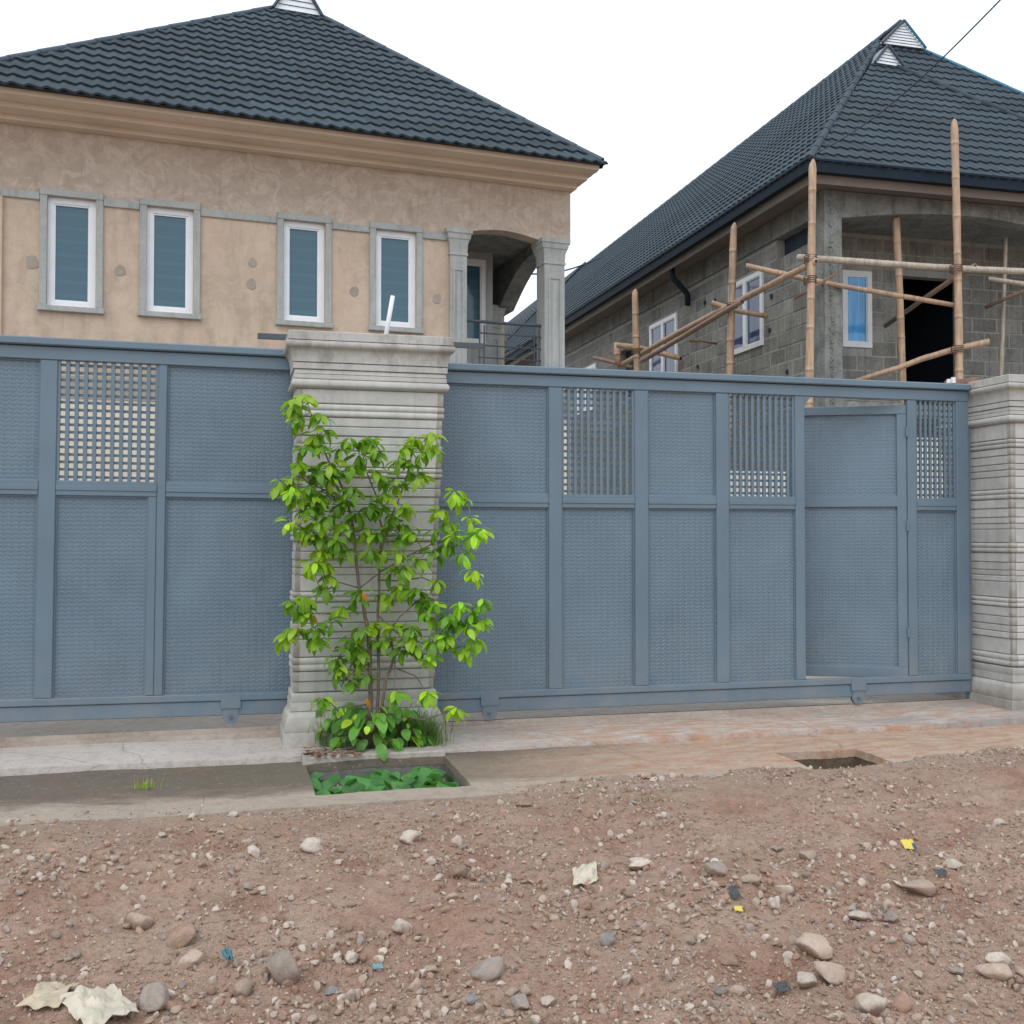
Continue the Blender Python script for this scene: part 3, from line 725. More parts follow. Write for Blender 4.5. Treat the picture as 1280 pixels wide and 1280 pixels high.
mb.prism(pts, 1, 0, 0.22); mb.build('arch_wall', M['plaster'], h1)
mb = MB()     # side, back and inner walls
mb.box(SL, SL+.22, .222, DN, 0, 5.78); mb.box(SL+.22, SR, DN-.22, DN, 0, 5.78)
mb.box(4.36, 5.80, 0, 0.22, 0, 2.98)
mb.build('side_wall', M['plaster'], h1); mb = MB()
ap = [(0.222, 5.78), (0.222, 5.06), (0.40, 5.06)]
for i in range(13):
    a = math.pi*0.32+(math.pi*0.68)*i/12
    ap.append((1.22-0.80*math.cos(a) if False else 0.42+1.62*(i/12), 4.60+0.47*math.sin(math.pi*(0.36+0.64*(i/12)))))
ap += [(2.06, 4.60), (2.42, 4.60), (2.42, 5.78)]
mb.prism(ap, 0, 5.565, 5.80); mb.build('side_arch', M['raw'], h1); mb = MB()
mb.box(5.56, 5.80, 2.42, DN-.22, 0, 5.78); mb.box(5.56, 5.80, .222, 2.42, 0, 2.98)
mb.box(4.14, 4.36, .222, 1.45, 3.02, 5.2)
mb.build('side_wall', M['plaster'], h1)
wall_with_holes(h1, 4.36, 5.22, 3.02, 5.2, 1.3, 1.45, [(4.56, 5.14, 3.94, 5.10)], M['trim'], 'balcony_wall')
mb = MB(); mb.box(5.07, 5.22, 1.452, 2.6, 3.02, 5.2); mb.box(5.22, 5.56, 2.42, 2.6, 3.02, 5.2); mb.build('balcony_wall', M['trim'], h1)
mb = MB(); mb.box(4.36, 5.56, .222, 2.6, 5.2, 5.3); mb.build('balcony_ceiling', M['raw'], h1)
mb = MB(); mb.box(4.36, 5.56, .222, 2.6, 2.9, 3.02); mb.box(4.30, 5.80, -.06, 0, 2.86, 3.06); mb.build('balcony_floor', M['raw'], h1)
mb = MB(); mb.box(SL, 4.29, -0.012, 0, 2.84, 3.08); mb.build('floor_band', M['patch'], h1)
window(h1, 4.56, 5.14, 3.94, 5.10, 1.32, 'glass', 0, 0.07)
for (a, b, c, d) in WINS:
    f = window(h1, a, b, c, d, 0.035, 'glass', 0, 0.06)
    mb = MB(); T = 0.075
    mb.cbox(a-T, b+T, -0.035, 0.0, d+.001, d+T, .006); mb.cbox(a-T-.015, b+T+.015, -0.05, 0.0, c-T+.015, c-.001, .006)
    mb.cbox(a-T, a-.001, -0.033, 0.0, c, d, .006); mb.cbox(b+.001, b+T, -0.033, 0.0, c, d, .006)
    mb.box(a-.001, a+.0, 0, .22, c, d)
    mb.build('surround', M['trim'], f)
edges = [-0.77] + [v for w in WINS for v in (w[0]-.078, w[1]+.078)] + [4.17]
for i in range(0, len(edges), 2):
    mb = MB(); mb.cbox(edges[i], edges[i+1], -0.025, 0, 4.93, 5.01, .005); mb.build('string_course', M['trim'], h1)
def column(s0, s1, y0, y1, z0, zt, name='column', parent=h1):
    prof = [(z0, 0), (zt-.32, 0), (zt-.315, .012), (zt-.29, .012), (zt-.285, .004), (zt-.18, .010), (zt-.15, .02), (zt-.13, .025), (zt-.12, .035), (zt-.06, .045), (zt-.055, .056), (zt, .058)]
    mb = MB(); vs = []
    for z, o in prof: vs += [(s0-o, y0-o, z), (s1+o, y0-o, z), (s1+o, y1+o, z), (s0-o, y1+o, z)]
    fs = [(3, 2, 1, 0), tuple(range(len(vs)-4, len(vs)))]
    for i in range(len(prof)-1):
        for k in range(4): fs.append((i*4+k, i*4+(k+1) % 4, i*4+4+(k+1) % 4, i*4+4+k))
    mb.add(vs, fs)
    o = mb.build(name, M['trim'], parent); angle_smooth(o.data, 30)
    q = MB(); w = s1-s0; a, b = s0+w*.26, s1-w*.26; c, d = z0+.35, zt-.50; e = 0.022
    for (x0, x1, p0, p1) in ((a-e, a, c, d), (b, b+e, c, d), (a-e, b+e, d, d+e), (a-e, b+e, c-e, c)): q.box(x0, x1, y0-.012, y0+.002, p0, p1)
    q.box(a+.03, b-.03, y0-.009, y0+.002, c+.03, d-.03)
    q.build('raised_panel', M['trim'], o); return o
column(4.20, 4.41, -0.06, 0.15, 3.06, 5.07)
column(5.43, 5.70, -0.045, 0.22, 3.06, 5.075)
column(5.40, 5.62, 2.06, 2.36, 3.06, 4.66)
mb = MB(); mb.cbox(-1.0, -0.685, -0.05, 0, 3.09, 4.925, .006); mb.build('pilaster', M['plaster'], h1)
rl = MB(); rl.tube([(4.41, 0.08, 4.0), (5.44, 0.08, 4.0)], 0.02, 8)
for z in (3.86, 3.71, 3.56, 3.41): rl.tube([(4.60, 0.08, z), (5.44, 0.08, z)], 0.009, 6)
for s in (4.62, 4.68, 5.34, 5.40): rl.tube([(s, 0.08, 3.05), (s, 0.08, 3.96)], 0.009, 6)
for z in (4.0, 3.86, 3.71, 3.56, 3.41): rl.tube([(5.68, 0.24, z), (5.68, 2.06, z)], 0.009, 6)
rl.build('railing', M['steel'], h1)
for (s, z, r) in ((-0.40, 4.26, .075), (0.475, 4.25, .062), (1.865, 4.22, .06), (3.05, 4.23, .055), (4.05, 4.22, .06), (1.88, 4.46, .05), (4.0, 4.93, .03)):
    rr = random.Random(int(s*100)); n = 11
    pl = [(s+r*rr.uniform(.75, 1.1)*math.cos(2*math.pi*k/n), z+r*rr.uniform(.85, 1.25)*math.sin(2*math.pi*k/n)) for k in range(n)]
    mb = MB(); mb.prism(pl, 1, -0.006, 0.004); mb.build('cement_patch', M['patch'], h1)
for (o, z0, z1) in ((0.55, 5.825, 5.883), (0.33, 5.765, 5.825), (0.13, 5.71, 5.765)):
    mb = MB(); t_ = 0.02
    mb.box(SL-o, SR+o*.26, -o, 0.30, z0, z1); mb.box(SR-.30, SR+o*.26, 0.30, DN+o, z0, z1); mb.box(SL-o, SL+.3, .30, DN+o, z0, z1)
    mb.build('cornice', M['cornice'], h1)
# roof: front hip face, two sides, louvred vent at the top
EL, ER, EY, EZ = -1.20, 5.95, -0.62, 5.885
apx, apy, apz = 2.78, 2.72, 8.72
roof = MB()
L0, R0 = (EL, EY, EZ), (ER, EY, EZ)
vl, vr = (2.43, apy-.08, apz-.06), (3.15, apy-.08, apz-.06)
BK = 13.0; rz_ = 8.98
roof.add([L0, R0, (ER, BK, EZ), (EL, BK, EZ), (2.43, apy-.08, apz-.08), (3.15, apy-.08, apz-.08), (2.79, apy+.2, rz_), (2.79, BK, rz_), (2.79, apy-.08, rz_-.1)],
         [(0, 1, 5, 4), (1, 2, 7, 6, 5), (3, 0, 4, 6, 7), (2, 3, 7), (0, 3, 2, 1), (4, 5, 6)])
rf = roof.build('roof', M['deck'], h1)
up = Vector((0, vl[1]-EY, vl[2]-EZ)); sl = up.length
tile_face(L0, (1, 0, 0), up, [(0, 0), (ER-EL, 0), (vr[0]-EL, sl), (vl[0]-EL, sl)], rf, lim=300)
eR = Vector((0, 1, 0)); uR = Vector((2.79-ER, 0, rz_-EZ)); 
tile_face(R0, eR, uR, [(0, 0), (BK-EY, 0), (BK-EY, uR.length), (3.68, uR.length)], rf, lim=0)
ridge_caps((EL, EY, EZ+.03), (vl[0], vl[1], vl[2]+.03), rf, .042); ridge_caps((ER, EY, EZ+.03), (vr[0], vr[1], vr[2]+.03), rf, .042)
def gable_vent(parent, a, b, top, depth, nsl, edge_mat='capm', er=0.024):
    """louvred triangular vent: a,b base corners, top apex (all in one near-vertical plane facing -y)"""
    a, b, top = Vector(a), Vector(b), Vector(top)
    mb = MB(); mb.add([a, b, top, a+Vector((0, depth, 0)), b+Vector((0, depth, 0)), top+Vector((0, depth, 0))], [(0, 1, 2), (3, 5, 4), (0, 3, 4, 1), (1, 4, 5, 2), (2, 5, 3, 0)])
    v = mb.build('gable_vent', M['ventdark'], parent)
    for k in range(nsl):
        f0 = (k+.06)/nsl; f1 = (k+.96)/nsl
        l0 = a.lerp(top, f0); r0 = b.lerp(top, f0); l1 = a.lerp(top, f1); r1 = b.lerp(top, f1)
        o0 = Vector((0, -.026, 0)); o1 = Vector((0, -.012, 0)); t_ = Vector((0, .006, .006))
        q = MB(); q.add([l0+o0, r0+o0, r1+o1, l1+o1, l0+o0+t_, r0+o0+t_, r1+o1+t_, l1+o1+t_], [(0, 1, 2, 3), (7, 6, 5, 4), (0, 4, 5, 1), (1, 5, 6, 2), (2, 6, 7, 3), (3, 7, 4, 0)])
        q.build('louvre', M['vent'], v)
    q = MB(); f = Vector((0, -.05, 0)); q.tube([a+f, top+f], er, 6); q.build('vent_trim', M['capm'], v); q = MB(); q.tube([b+f, top+f], er, 6); q.build('vent_trim', M[edge_mat], v)
gable_vent(rf, (vl[0]+.02, vl[1]-.02, vl[2]+.02), (vr[0]-.02, vr[1]-.02, vr[2]+.02), (2.79, apy-.1, 9.22), .25, 7)

# ------------------------------------------------------------------ unfinished block house (right)
h2 = thing('unfinished_house', 'unfinished grey block house with slate roof and bamboo scaffold behind the right gate', 'house', (0, 0, 0))
WX, FY, BY = 7.75, 13.0, 14.4
SW = [(14.83, 15.98, 4.27, 5.42), (18.1, 19.4, 4.25, 5.42), (20.0, 21.2, 4.2, 5.22), (22.6, 23.9, 4.2, 5.2)]
NI = (13.28, 14.42, 5.45, 5.76)
w2 = wall_with_holes(h2, 13.28, 60, 3.0, 5.76, WX+.03, WX+.23, SW+[NI], M['joint'], 'wall', 'y')
ground_wall = MB(); ground_wall.box(WX, WX+.22, 13.0, 60, 0, 3.0); ground_wall.box(WX+.22, 15.6, 13.0, 13.2, 0, 1.0); ground_wall.box(WX+.22, 15.6, 14.4, 14.6, 0, 3.0)
ground_wall.box(WX+.22, 15.6, 13.0, 14.4, 3.0, 3.2); ground_wall.box(15.6, 15.8, 13.0, 60, 0, 6.05)
ground_wall.build('ground_floor_wall', M['raw'], h2)
wf = wall_with_holes(h2, WX+.24, 15.6, 3.2, 6.04, BY+.03, BY+.2, [(8.86, 9.36, 4.22, 5.38), (9.90, 10.92, 3.2, 5.36)], M['joint'], 'wall', 'x')
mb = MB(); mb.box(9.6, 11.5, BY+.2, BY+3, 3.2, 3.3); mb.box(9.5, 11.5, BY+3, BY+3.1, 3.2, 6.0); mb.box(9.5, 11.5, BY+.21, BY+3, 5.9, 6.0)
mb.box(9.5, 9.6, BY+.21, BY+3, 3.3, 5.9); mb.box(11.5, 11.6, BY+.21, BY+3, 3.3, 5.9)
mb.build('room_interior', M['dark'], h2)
def block_wall(parent, a, b, z0, z1, face, holes, axis, budget, ext=(0.45, 0.225)):
    rnd = random.Random(5); stuff = MB(); row = 0; z = z0; cells = []
    while z < z1-.02:
        zt = min(z+ext[1], z1); s = a-(row % 2)*ext[0]/2
        while s < b:
            s0, s1 = max(a, s), min(b, s+ext[0]); pieces = [(s0, s1)]
            for (p, q, c, d) in holes:
                if z+.08 < d and zt-.08 > c:
                    nw = []
                    for (u0, u1) in pieces:
                        if u1 <= p or u0 >= q: nw.append((u0, u1))
                        else:
                            if u0 < p: nw.append((u0, p))
                            if u1 > q: nw.append((q, u1))
                    pieces = nw
            for (u0, u1) in pieces:
                if u1-u0 > .05: cells.append((u0, u1, z, zt))
            s += ext[0]
        z += ext[1]; row += 1
    vis = [c for c in cells if c[2] > 3.3]; oth = [c for c in cells if c[2] <= 3.3]
    vis.sort(key=lambda c: c[0]) if axis == 'y' else vis.sort(key=lambda c: c[0] > 12.0)
    for i, (u0, u1, c, d) in enumerate(vis+oth):
        g_ = .009; o = rnd.uniform(-.006, .006); u0 += g_+rnd.uniform(0, .005); u1 -= g_+rnd.uniform(0, .005); c2 = c+g_+rnd.uniform(-.003, .004); d2 = d-g_
        if u1-u0 < .03 or d2-c2 < .03: continue
        ch = .006
        mb = MB() if i < budget and i < len(vis) else stuff
        f = face+o
        if axis == 'x': v = [(u0, f+.06, c2), (u1, f+.06, c2), (u1, f+.06, d2), (u0, f+.06, d2), (u0, f+ch, c2), (u1, f+ch, c2), (u1, f+ch, d2), (u0, f+ch, d2), (u0+ch, f, c2+ch), (u1-ch, f, c2+ch), (u1-ch, f, d2-ch), (u0+ch, f, d2-ch)]
        else: v = [(f+.06, u1, c2), (f+.06, u0, c2), (f+.06, u0, d2), (f+.06, u1, d2), (f+ch, u1, c2), (f+ch, u0, c2), (f+ch, u0, d2), (f+ch, u1, d2), (f, u1-ch, c2+ch), (f, u0+ch, c2+ch), (f, u0+ch, d2-ch), (f, u1-ch, d2-ch)]
        mb.add(v, [(0, 1, 5, 4), (1, 2, 6, 5), (2, 3, 7, 6), (3, 0, 4, 7), (4, 5, 9, 8), (5, 6, 10, 9), (6, 7, 11, 10), (7, 4, 8, 11), (8, 9, 10, 11)])
        if mb is not stuff: mb.build('block', M['block'], parent)
    if stuff.v: stuff.build('block', M['block'], parent)['kind'] = 'stuff'
block_wall(w2, 13.28, 40, 3.0, 5.74, WX+.024, SW+[NI], 'y', 200)
block_wall(wf, WX+.24, 13.2, 3.2, 5.9, BY+.024, [(8.86, 9.36, 4.22, 5.38), (9.90, 10.92, 3.2, 5.36)], 'x', 95)
# corner column, beams, arch
mb = MB(); mb.box(WX-.03, WX+.235, FY-.01, FY+.27, 0, 6.06)
rr = random.Random(3)
for k in range(90):
    z = 3.1+k*.0325; x_ = WX+.03+rr.uniform(0, .03); w_ = rr.uniform(.02, .06); h_ = rr.uniform(.02, .05)
    mb.prism([(x_, z), (x_+w_, z+rr.uniform(-.01, .01)), (x_+w_*rr.uniform(.6, 1.1), z+h_), (x_+w_*rr.uniform(0, .4), z+h_*rr.uniform(.6, 1))], 1, FY-.012-rr.uniform(0, .02), FY-.008)
mb.build('corner_column', M['raw'], h2)
mb = MB(); mb.box(WX-.015, WX+.215, 13.272, 60, 5.762, 6.06)
for y in (13.8, 16.9, 19.2, 21.0, 23.0): mb.box(WX-.022, WX-.012, y, y+.02, 5.76, 6.06)
mb.build('ring_beam', M['raw'], h2)
mb = MB(); pts = [(WX+.236, 6.06), (WX+.236, 5.70), (8.10, 5.71)]
for i in range(1, 12):
    s = 8.10+(11.75-8.10)*i/12; pts.append((s, 5.71+.165*math.sin(math.pi*i/12)+rr.uniform(-.006, .006)))
pts += [(11.75, 5.71), (15.6, 5.71), (15.6, 6.06)]
mb.prism(pts, 1, FY, FY+.23); mb.build('arch_beam', M['raw'], h2)
mb = MB(); mb.box(11.75, 12.0, FY+.002, FY+.228, 3.2, 5.709); mb.build('veranda_column', M['raw'], h2)
mb = MB(); mb.box(WX+.236, 15.6, FY+.24, BY+.02, 5.95, 6.04); mb.build('veranda_ceiling', M['raw'], h2)
f = window(h2, 8.86, 9.36, 4.22, 5.38, BY+.0, 'glass2', 0, .075); f['label'] = 'white window with bright blue film beside the dark doorway'
for (a, b, c, d), k in zip(SW, range(4)):
    if k == 2:
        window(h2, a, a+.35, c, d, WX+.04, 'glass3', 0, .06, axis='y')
        q = MB(); q.box(WX+.2, WX+.22, a+.35, b, c, d); q.build('opening_shade_panel', M['dark'], h2)  # dark panel closing the opening, its colour stands for the shade inside
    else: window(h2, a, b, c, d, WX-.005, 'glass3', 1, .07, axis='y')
q = MB(); q.box(WX+.16, WX+.18, 13.28, 14.42, 5.45, 5.76); q.build('opening_shade_panel', M['dark'], h2)  # dark panel at the back of the niche, recess shade painted as colour
for (y, z, r) in ((14.55, 4.95, .035), (14.62, 4.45, .03), (13.55, 5.28, .05), (16.9, 5.35, .03), (16.5, 5.3, .025), (17.2, 4.3, .03), (14.1, 3.75, .03), (12.35, 4.6, .0)):
    if r:
        q = MB(); n = 8; q.prism([(y+r*math.cos(2*math.pi*k/n), z+r*1.2*math.sin(2*math.pi*k/n)) for k in range(n)], 0, WX-.003, WX+.02); q.build('putlog_hole', M['dark'], h2)
# roof
AX, AY, AZ = 7.28, 12.60, 6.27
H2L = Vector((AX, AY, AZ))
RX, RZ2 = 11.65, 10.64
YM = 13.06
rf2 = MB()
YV = 16.95
hz = AZ+(YV-YM)
lx, rx_ = AX+(YV-YM), 2*RX-AX-(YV-YM)
rf2.add([(AX, YM, AZ), (2*RX-AX, YM, AZ), (rx_, YV, hz), (lx, YV, hz), (RX, YV+.1, RZ2), (RX, 35, RZ2), (AX, 35, AZ), (2*RX-AX, 35, AZ)],
        [(0, 1, 2, 3), (0, 3, 4, 5, 6), (1, 7, 5, 4, 2), (6, 5, 7), (3, 2, 4), (0, 6, 7, 1)])
roof2 = rf2.build('roof', M['deck'], h2)
sx_, srx = 10.52, 10.62   # small front hip
SRX = 13.85; SY = 12.6+3.42; SZ = AZ+0.9*3.42
q = MB(); q.add([(AX, AY, AZ), (SRX, AY, AZ), (10.86, SY, SZ), (10.42, SY, SZ), (10.62, SY+.6, SZ+.32), (AX, YM+3.0, AZ), (SRX, YM+3.0, AZ), (10.62, SY+2.2, SZ+.32)],
      [(0, 1, 2, 3), (0, 3, 4, 7, 5), (1, 6, 7, 4, 2), (3, 2, 4), (0, 5, 6, 1)])
roof3 = q.build('roof', M['deck'], h2)
u1 = Vector((0, 3.42, 0.9*3.42)); l1 = u1.length
tile_face((AX, AY, AZ), (1, 0, 0), u1, [(0, 0), (SRX-AX, 0), (10.86-AX, l1), (10.42-AX, l1)], roof3, rh=.285, per=.17, pw=1.36)
u2 = Vector((0, YV-YM, YV-YM)); l2 = u2.length
tile_face((AX, YM, AZ), (1, 0, 0), u2, [(0, 0), (2*RX-2*AX, 0), (rx_-AX, l2), (lx-AX, l2)], roof2, rh=.285, per=.17, pw=1.36, lim=90)
u3 = Vector((RX-AX, 0, RZ2-AZ)); l3 = u3.length
tile_face((AX, 35, AZ), (0, -1, 0), u3, [(0, 0), (35-AY, 0), (17.51, l3), (0, l3)], roof2, rh=.285, per=.17, pw=1.36, lim=200)
tile_face((SRX, AY, AZ), (0, 1, 0), Vector((10.86-SRX, 0, SZ-AZ)), [(0, 0), (3.4, 0), (3.4, 4.4), (3.42, 4.4)], roof3, rh=.285, per=.17, pw=1.36, lim=0)
ridge_caps((AX, AY, AZ+.04), (lx, YV, hz+.04), roof2, .055, 'tile')
ridge_caps((SRX, AY, AZ+.04), (10.86, SY, SZ+.04), roof3, .05, 'tile')
ridge_caps((2*RX-AX, YM, AZ+.05), (rx_, YV, hz+.05), roof2, .035, 'blueedge')
ridge_caps((RX, YV, RZ2+.02), (RX, 35, RZ2+.02), roof2, .06)
gable_vent(roof2, (lx+.03, YV-.05, hz+.04), (rx_-.03, YV-.05, hz+.04), (RX, YV-.05, RZ2+.02), .2, 9, 'blueedge')
gable_vent(roof3, (10.44, SY-.05, SZ+.02), (11.0, SY-.05, SZ+.0), (10.69, SY-.05, SZ+.34), .3, 6)
# further roof section behind, slightly higher
q = MB(); q.add([(AX, 35.02, AZ+.03), (AX, 75, AZ+.03), (RX, 35.02, RZ2+.16), (RX, 75, RZ2+.16), (2*RX-AX, 35.02, AZ+.03), (2*RX-AX, 75, AZ+.03)], [(0, 2, 3, 1), (2, 4, 5, 3), (0, 4, 2), (1, 3, 5), (0, 1, 5, 4)])
roof4 = q.build('roof', M['deck'], h2)
tile_face((AX, 75, AZ+.03), (0, -1, 0), Vector((RX-AX, 0, RZ2-AZ+.06)), [(0, 0), (40, 0), (40, 6.33), (0, 6.33)], roof4, rh=.4, pw=3.0, per=.38, lim=0)
# eaves: fascia gutter and soffit
mb = MB(); G = .10
mb.box(AX-.05, AX+.05, AY-.05, 75, AZ-.14, AZ+.0); mb.box(AX+.05, 16.1, AY-.05, AY+.05, AZ-.14, AZ+.0)
mb.box(AX-.075, AX+.05, AY-.075, 75, AZ+.0, AZ+.028); mb.box(AX+.05, 16.1, AY-.075, AY+.05, AZ+.0, AZ+.028)
mb.build('gutter', M['gutter'], h2)
mb = MB(); mb.box(AX+.052, WX+.2, AY+.052, 75, AZ-.20, AZ-.185); mb.box(WX+.2, 16.05, AY+.052, FY+.3, AZ-.20, AZ-.185)
mb.box(AX+.05, AX+.07, AY+.05, 75, AZ-.26, AZ-.14); mb.box(AX+.07, 16.05, AY+.05, AY+.07, AZ-.26, AZ-.14)
mb.build('soffit', M['soffit'], h2)
mb = MB(); yq = 17.45
mb.tube([(AX+.12, yq, AZ-.18), (AX+.12, yq, AZ-.36), (AX+.16, yq, AZ-.42), (WX-.10, yq, AZ-.62), (WX-.06, yq, AZ-.68), (WX-.06, yq, AZ-.86)], .05, 10)
o = mb.build('downpipe', M['gutter'], h2, True)

# inner low wall seen through the bars
mb = MB(); mb.box(4.75, 6.35, 10.8, 10.95, 0.02, 2.08); mb.box(6.35, 8.6, 10.8, 10.95, 0.02, 2.50); mb.box(4.95, 5.1, 10.78, 10.97, 2.08, 2.2)
tag(mb.build('inner_wall', M['cream']), 'low cream wall in the yard seen through the bars by the small door', 'wall')

# ------------------------------------------------------------------ bamboo scaffold
def bamboo(a, b, r, label, mat='bamboo', r1=None, seed=0, bend=0.032, node=0.42, tip=False, ties=()):
    a, b = Vector(a), Vector(b); L = (b-a).length; rnd = random.Random(seed+int(L*100))
    d = (b-a)/L; sd_ = d.orthogonal().normalized(); sd2 = d.cross(sd_)
    r1 = r1 or r*0.86; mb = MB(); pts = []; rad = []
    n = max(2, int(L/node)); ph = rnd.uniform(0, 6); js = [0]+[rnd.uniform(-.25, .25) for _ in range(n-1)]+[0]
    for k in range(n+1):
        f = (k+js[k])/n; c = a.lerp(b, f)+sd_*bend*math.sin(f*5+ph)+sd2*bend*.6*math.cos(f*4+ph*2)
        rr_ = (r+(r1-r)*f)*rnd.uniform(.93, 1.07)
        if 0 < k < n:
            for dd, q in ((-.05, 1.0), (-.012, 1.0), (-.005, 1.10), (.005, 1.10), (.012, 1.0), (.05, 1.0)): pts.append(c+d*dd); rad.append(rr_*q)
        else: pts.append(c); rad.append(rr_)
    if tip:
        e_ = pts[-1]; pts[-1] = e_-d*.13; pts += [e_-d*.07, e_-d*.03, e_]; pts = [p_+sd_*(.0 if i_ < len(pts)-2 else r1*.45) for i_, p_ in enumerate(pts)]; rad += [r1*.85, r1*.55, r1*.18]
    mb.tube(pts, rad, 10)
    root = thing('bamboo_pole', label, 'bamboo pole', a, 0, 'bamboo scaffold poles')
    mb.v = [(x-a.x, y-a.y, z-a.z) for x, y, z in mb.v]
    o = mb.build('culm', M[mat], root, True)
    for zt_ in ties:
        f = (zt_-a.z)/(b.z-a.z); c = (b-a)*f; co = []
        for k in range(40): an = k*math.pi/5; co.append(c+d*((k-20)*.0026)+(sd_*math.cos(an)+sd2*math.sin(an))*(r*1.32))
        q = MB(); q.tube(co, .007, 5); q.build('lashing', M['rope'], root, True)
    # hollow cut end
    if tip: return
    q = MB(); e1 = pts[-1]-a; q.tube([e1+d*.001, e1+d*.003], rad[-1]*0.62, 10); q.build('hollow_end', M['dark'], root)
P = onY
def down(px1, py1, px2, py2, Y):      # upright pole through two picture points at depth Y, down to the yard
    t, m_ = onY(px1, py1, Y), onY(px2, py2, Y); f = (t.z-0.03)/(t.z-m_.z)
    return (t.lerp(m_, f), t)
def downX(px1, py1, px2, py2, Xp):
    t, m_ = onX(px1, py1, Xp), onX(px2, py2, Xp); f = (t.z-0.03)/(t.z-m_.z)
    b = t.lerp(m_, f); b.y = t.y+(b.y-t.y)*.3
    return (b, t)
a, b = down(1016, 199, 1010, 472, 12.28); bamboo(a, b, .060, 'thick upright bamboo pole at the near corner of the block house', r1=.046, seed=1, tip=True, ties=(P(1013, 324, 12.28).z, P(1011, 350, 12.28).z))
a, b = down(1193, 147, 1197, 474, 12.25); bamboo(a, b, .060, 'tallest upright bamboo pole, rising in front of the slate roof', r1=.046, seed=2, tip=True, ties=(P(1195, 336, 12.25).z, P(1196, 437, 12.25).z))
a, b = down(1118, 268, 1127, 476, 13.12); bamboo(a, (b.x, b.y, 5.80), .050, 'upright bamboo pole under the veranda arch beside the blue window', r1=.05, seed=3)
a, b = downX(918, 278, 900, 467, 7.08); bamboo(a, b, .058, 'upright bamboo pole in front of the larger side window', r1=.05, seed=4, tip=True, ties=(onX(905, 387, 7.08).z,))
a, b = downX(795, 361, 801, 462, 7.08); bamboo(a, b, .075, 'upright bamboo pole left of the second side window', r1=.06, seed=5, tip=True, ties=(onX(800, 438, 7.08).z,))
a, b = onX(772, 429, 7.08), onX(773, 458, 7.08); bamboo(b, a, .07, 'short upright bamboo stub at the far end of the scaffold', seed=6)
P = onY
bamboo(P(999, 322, 12.42), P(1330, 343, 12.42), .043, 'long pale level bamboo pole across the veranda front', 'bamboopale', .045, 7)
bamboo(P(932, 333, 13.4), P(1192, 382, 12.42), .036, 'slanting bamboo pole below the pale level one', 'bamboo', .033, 8)
bamboo(P(1106, 406, 14.2), P(1218, 334, 12.36), .034, 'bamboo brace rising right from the veranda to the tallest pole', 'bamboodark', .036, 9)
bamboo(P(1069, 473, 13.0), P(1236, 428, 12.40), .036, 'lowest bamboo pole slanting across the dark doorway', 'bamboo', .042, 10)
bamboo(P(1235, 350, 13.0), P(1330, 358, 12.8), .034, 'short level bamboo pole at the right edge under the pale one', 'bamboopale', .034, 11)
bamboo(P(1231, 383, 13.6), P(1330, 345, 12.7), .030, 'brown bamboo brace at the right edge of the veranda', 'bamboodark', .03, 12)
bamboo(onX(772, 458, 7.12), onX(1022, 325, 7.14), .048, 'long bamboo pole climbing along the side of the block house', 'bamboo', .042, 13)
bamboo(onX(802, 450, 7.0), onX(930, 376, 7.02), .042, 'shorter bamboo pole running just below the long climbing one', 'bamboodark', .038, 14)
bamboo(onX(889, 379, 6.98), onX(959, 396, 7.70), .040, 'bamboo cross piece from the scaffold to the wall by the larger window', 'bamboo', .036, 15)
bamboo(onX(772, 431, 6.95), onX(852, 447, 7.72), .055, 'bamboo cross piece in front of the second side window', 'bamboo', .05, 16)
bamboo(onX(742, 446, 7.05), onX(790, 461, 7.6), .04, 'thin bamboo cross piece at the far end of the scaffold', 'bamboodark', .04, 17)
bamboo(onX(862, 424, 7.1), onX(895, 431, 7.7), .024, 'thin dark bamboo stick below the larger side window', 'bamboodark', .02, 18)
bamboo(P(993, 373, 12.9), P(1046, 342, 12.55), .022, 'thin bamboo stick crossing behind the corner pole', 'bamboodark', .02, 19)
a, b = down(1256, 298, 1252, 470, 13.5); bamboo(a, b, .03, 'slim grey prop standing in the veranda at the right', 'bamboopale', .03, 20)

# ------------------------------------------------------------------ cables and odds and ends
def cable(pts, r, label):
    mb = MB(); mb.tube(pts, r, 6); tag(mb.build('power_cable', M['cable'], None, True), label, 'cable')
e0, e1 = P(1012, 196, 12.4), P(1262, -12, 7.5); n = 24; pts = []
for k in range(n+1):
    f = k/n; p = e0.lerp(e1, f); p.z -= 0.16*math.sin(math.pi*f)*(1.0 if f > 0 else 0); pts.append(p)
cable(pts, .0075, 'black service cable dropping from the top right to the roof corner')
e0, e1 = P(600, 336, 19.0), P(752, 321, 27.0); pts = []
for k in range(17):
    f = k/16; p = e0.lerp(e1, f); p.z -= 0.25*math.sin(math.pi*f); pts.append(p)
cable(pts, .018, 'thin sagging cable between the two houses')
mb = MB(); a, b = P(481, 420, 7.32), P(491, 370, 7.32); a.z = 2.69
mb.tube([a, a.lerp(b, .5), b], .016, 10); tag(mb.build('plastic_pipe', M['pvc'], None, True), 'white plastic pipe stub leaning out of the middle pillar top', 'pipe')
mb = MB(); p = P(1204, 472, 7.62)
mb.add([(p.x-.12, 7.58, 2.602), (p.x+.13, 7.58, 2.602), (p.x+.13, 7.70, 2.602), (p.x-.12, 7.70, 2.602), (p.x-.11, 7.58, 2.64), (p.x+.12, 7.575, 2.67), (p.x+.13, 7.69, 2.665), (p.x-.12, 7.70, 2.645)], [(0, 3, 2, 1), (4, 5, 6, 7), (0, 1, 5, 4), (1, 2, 6, 5), (2, 3, 7, 6), (3, 0, 4, 7)])
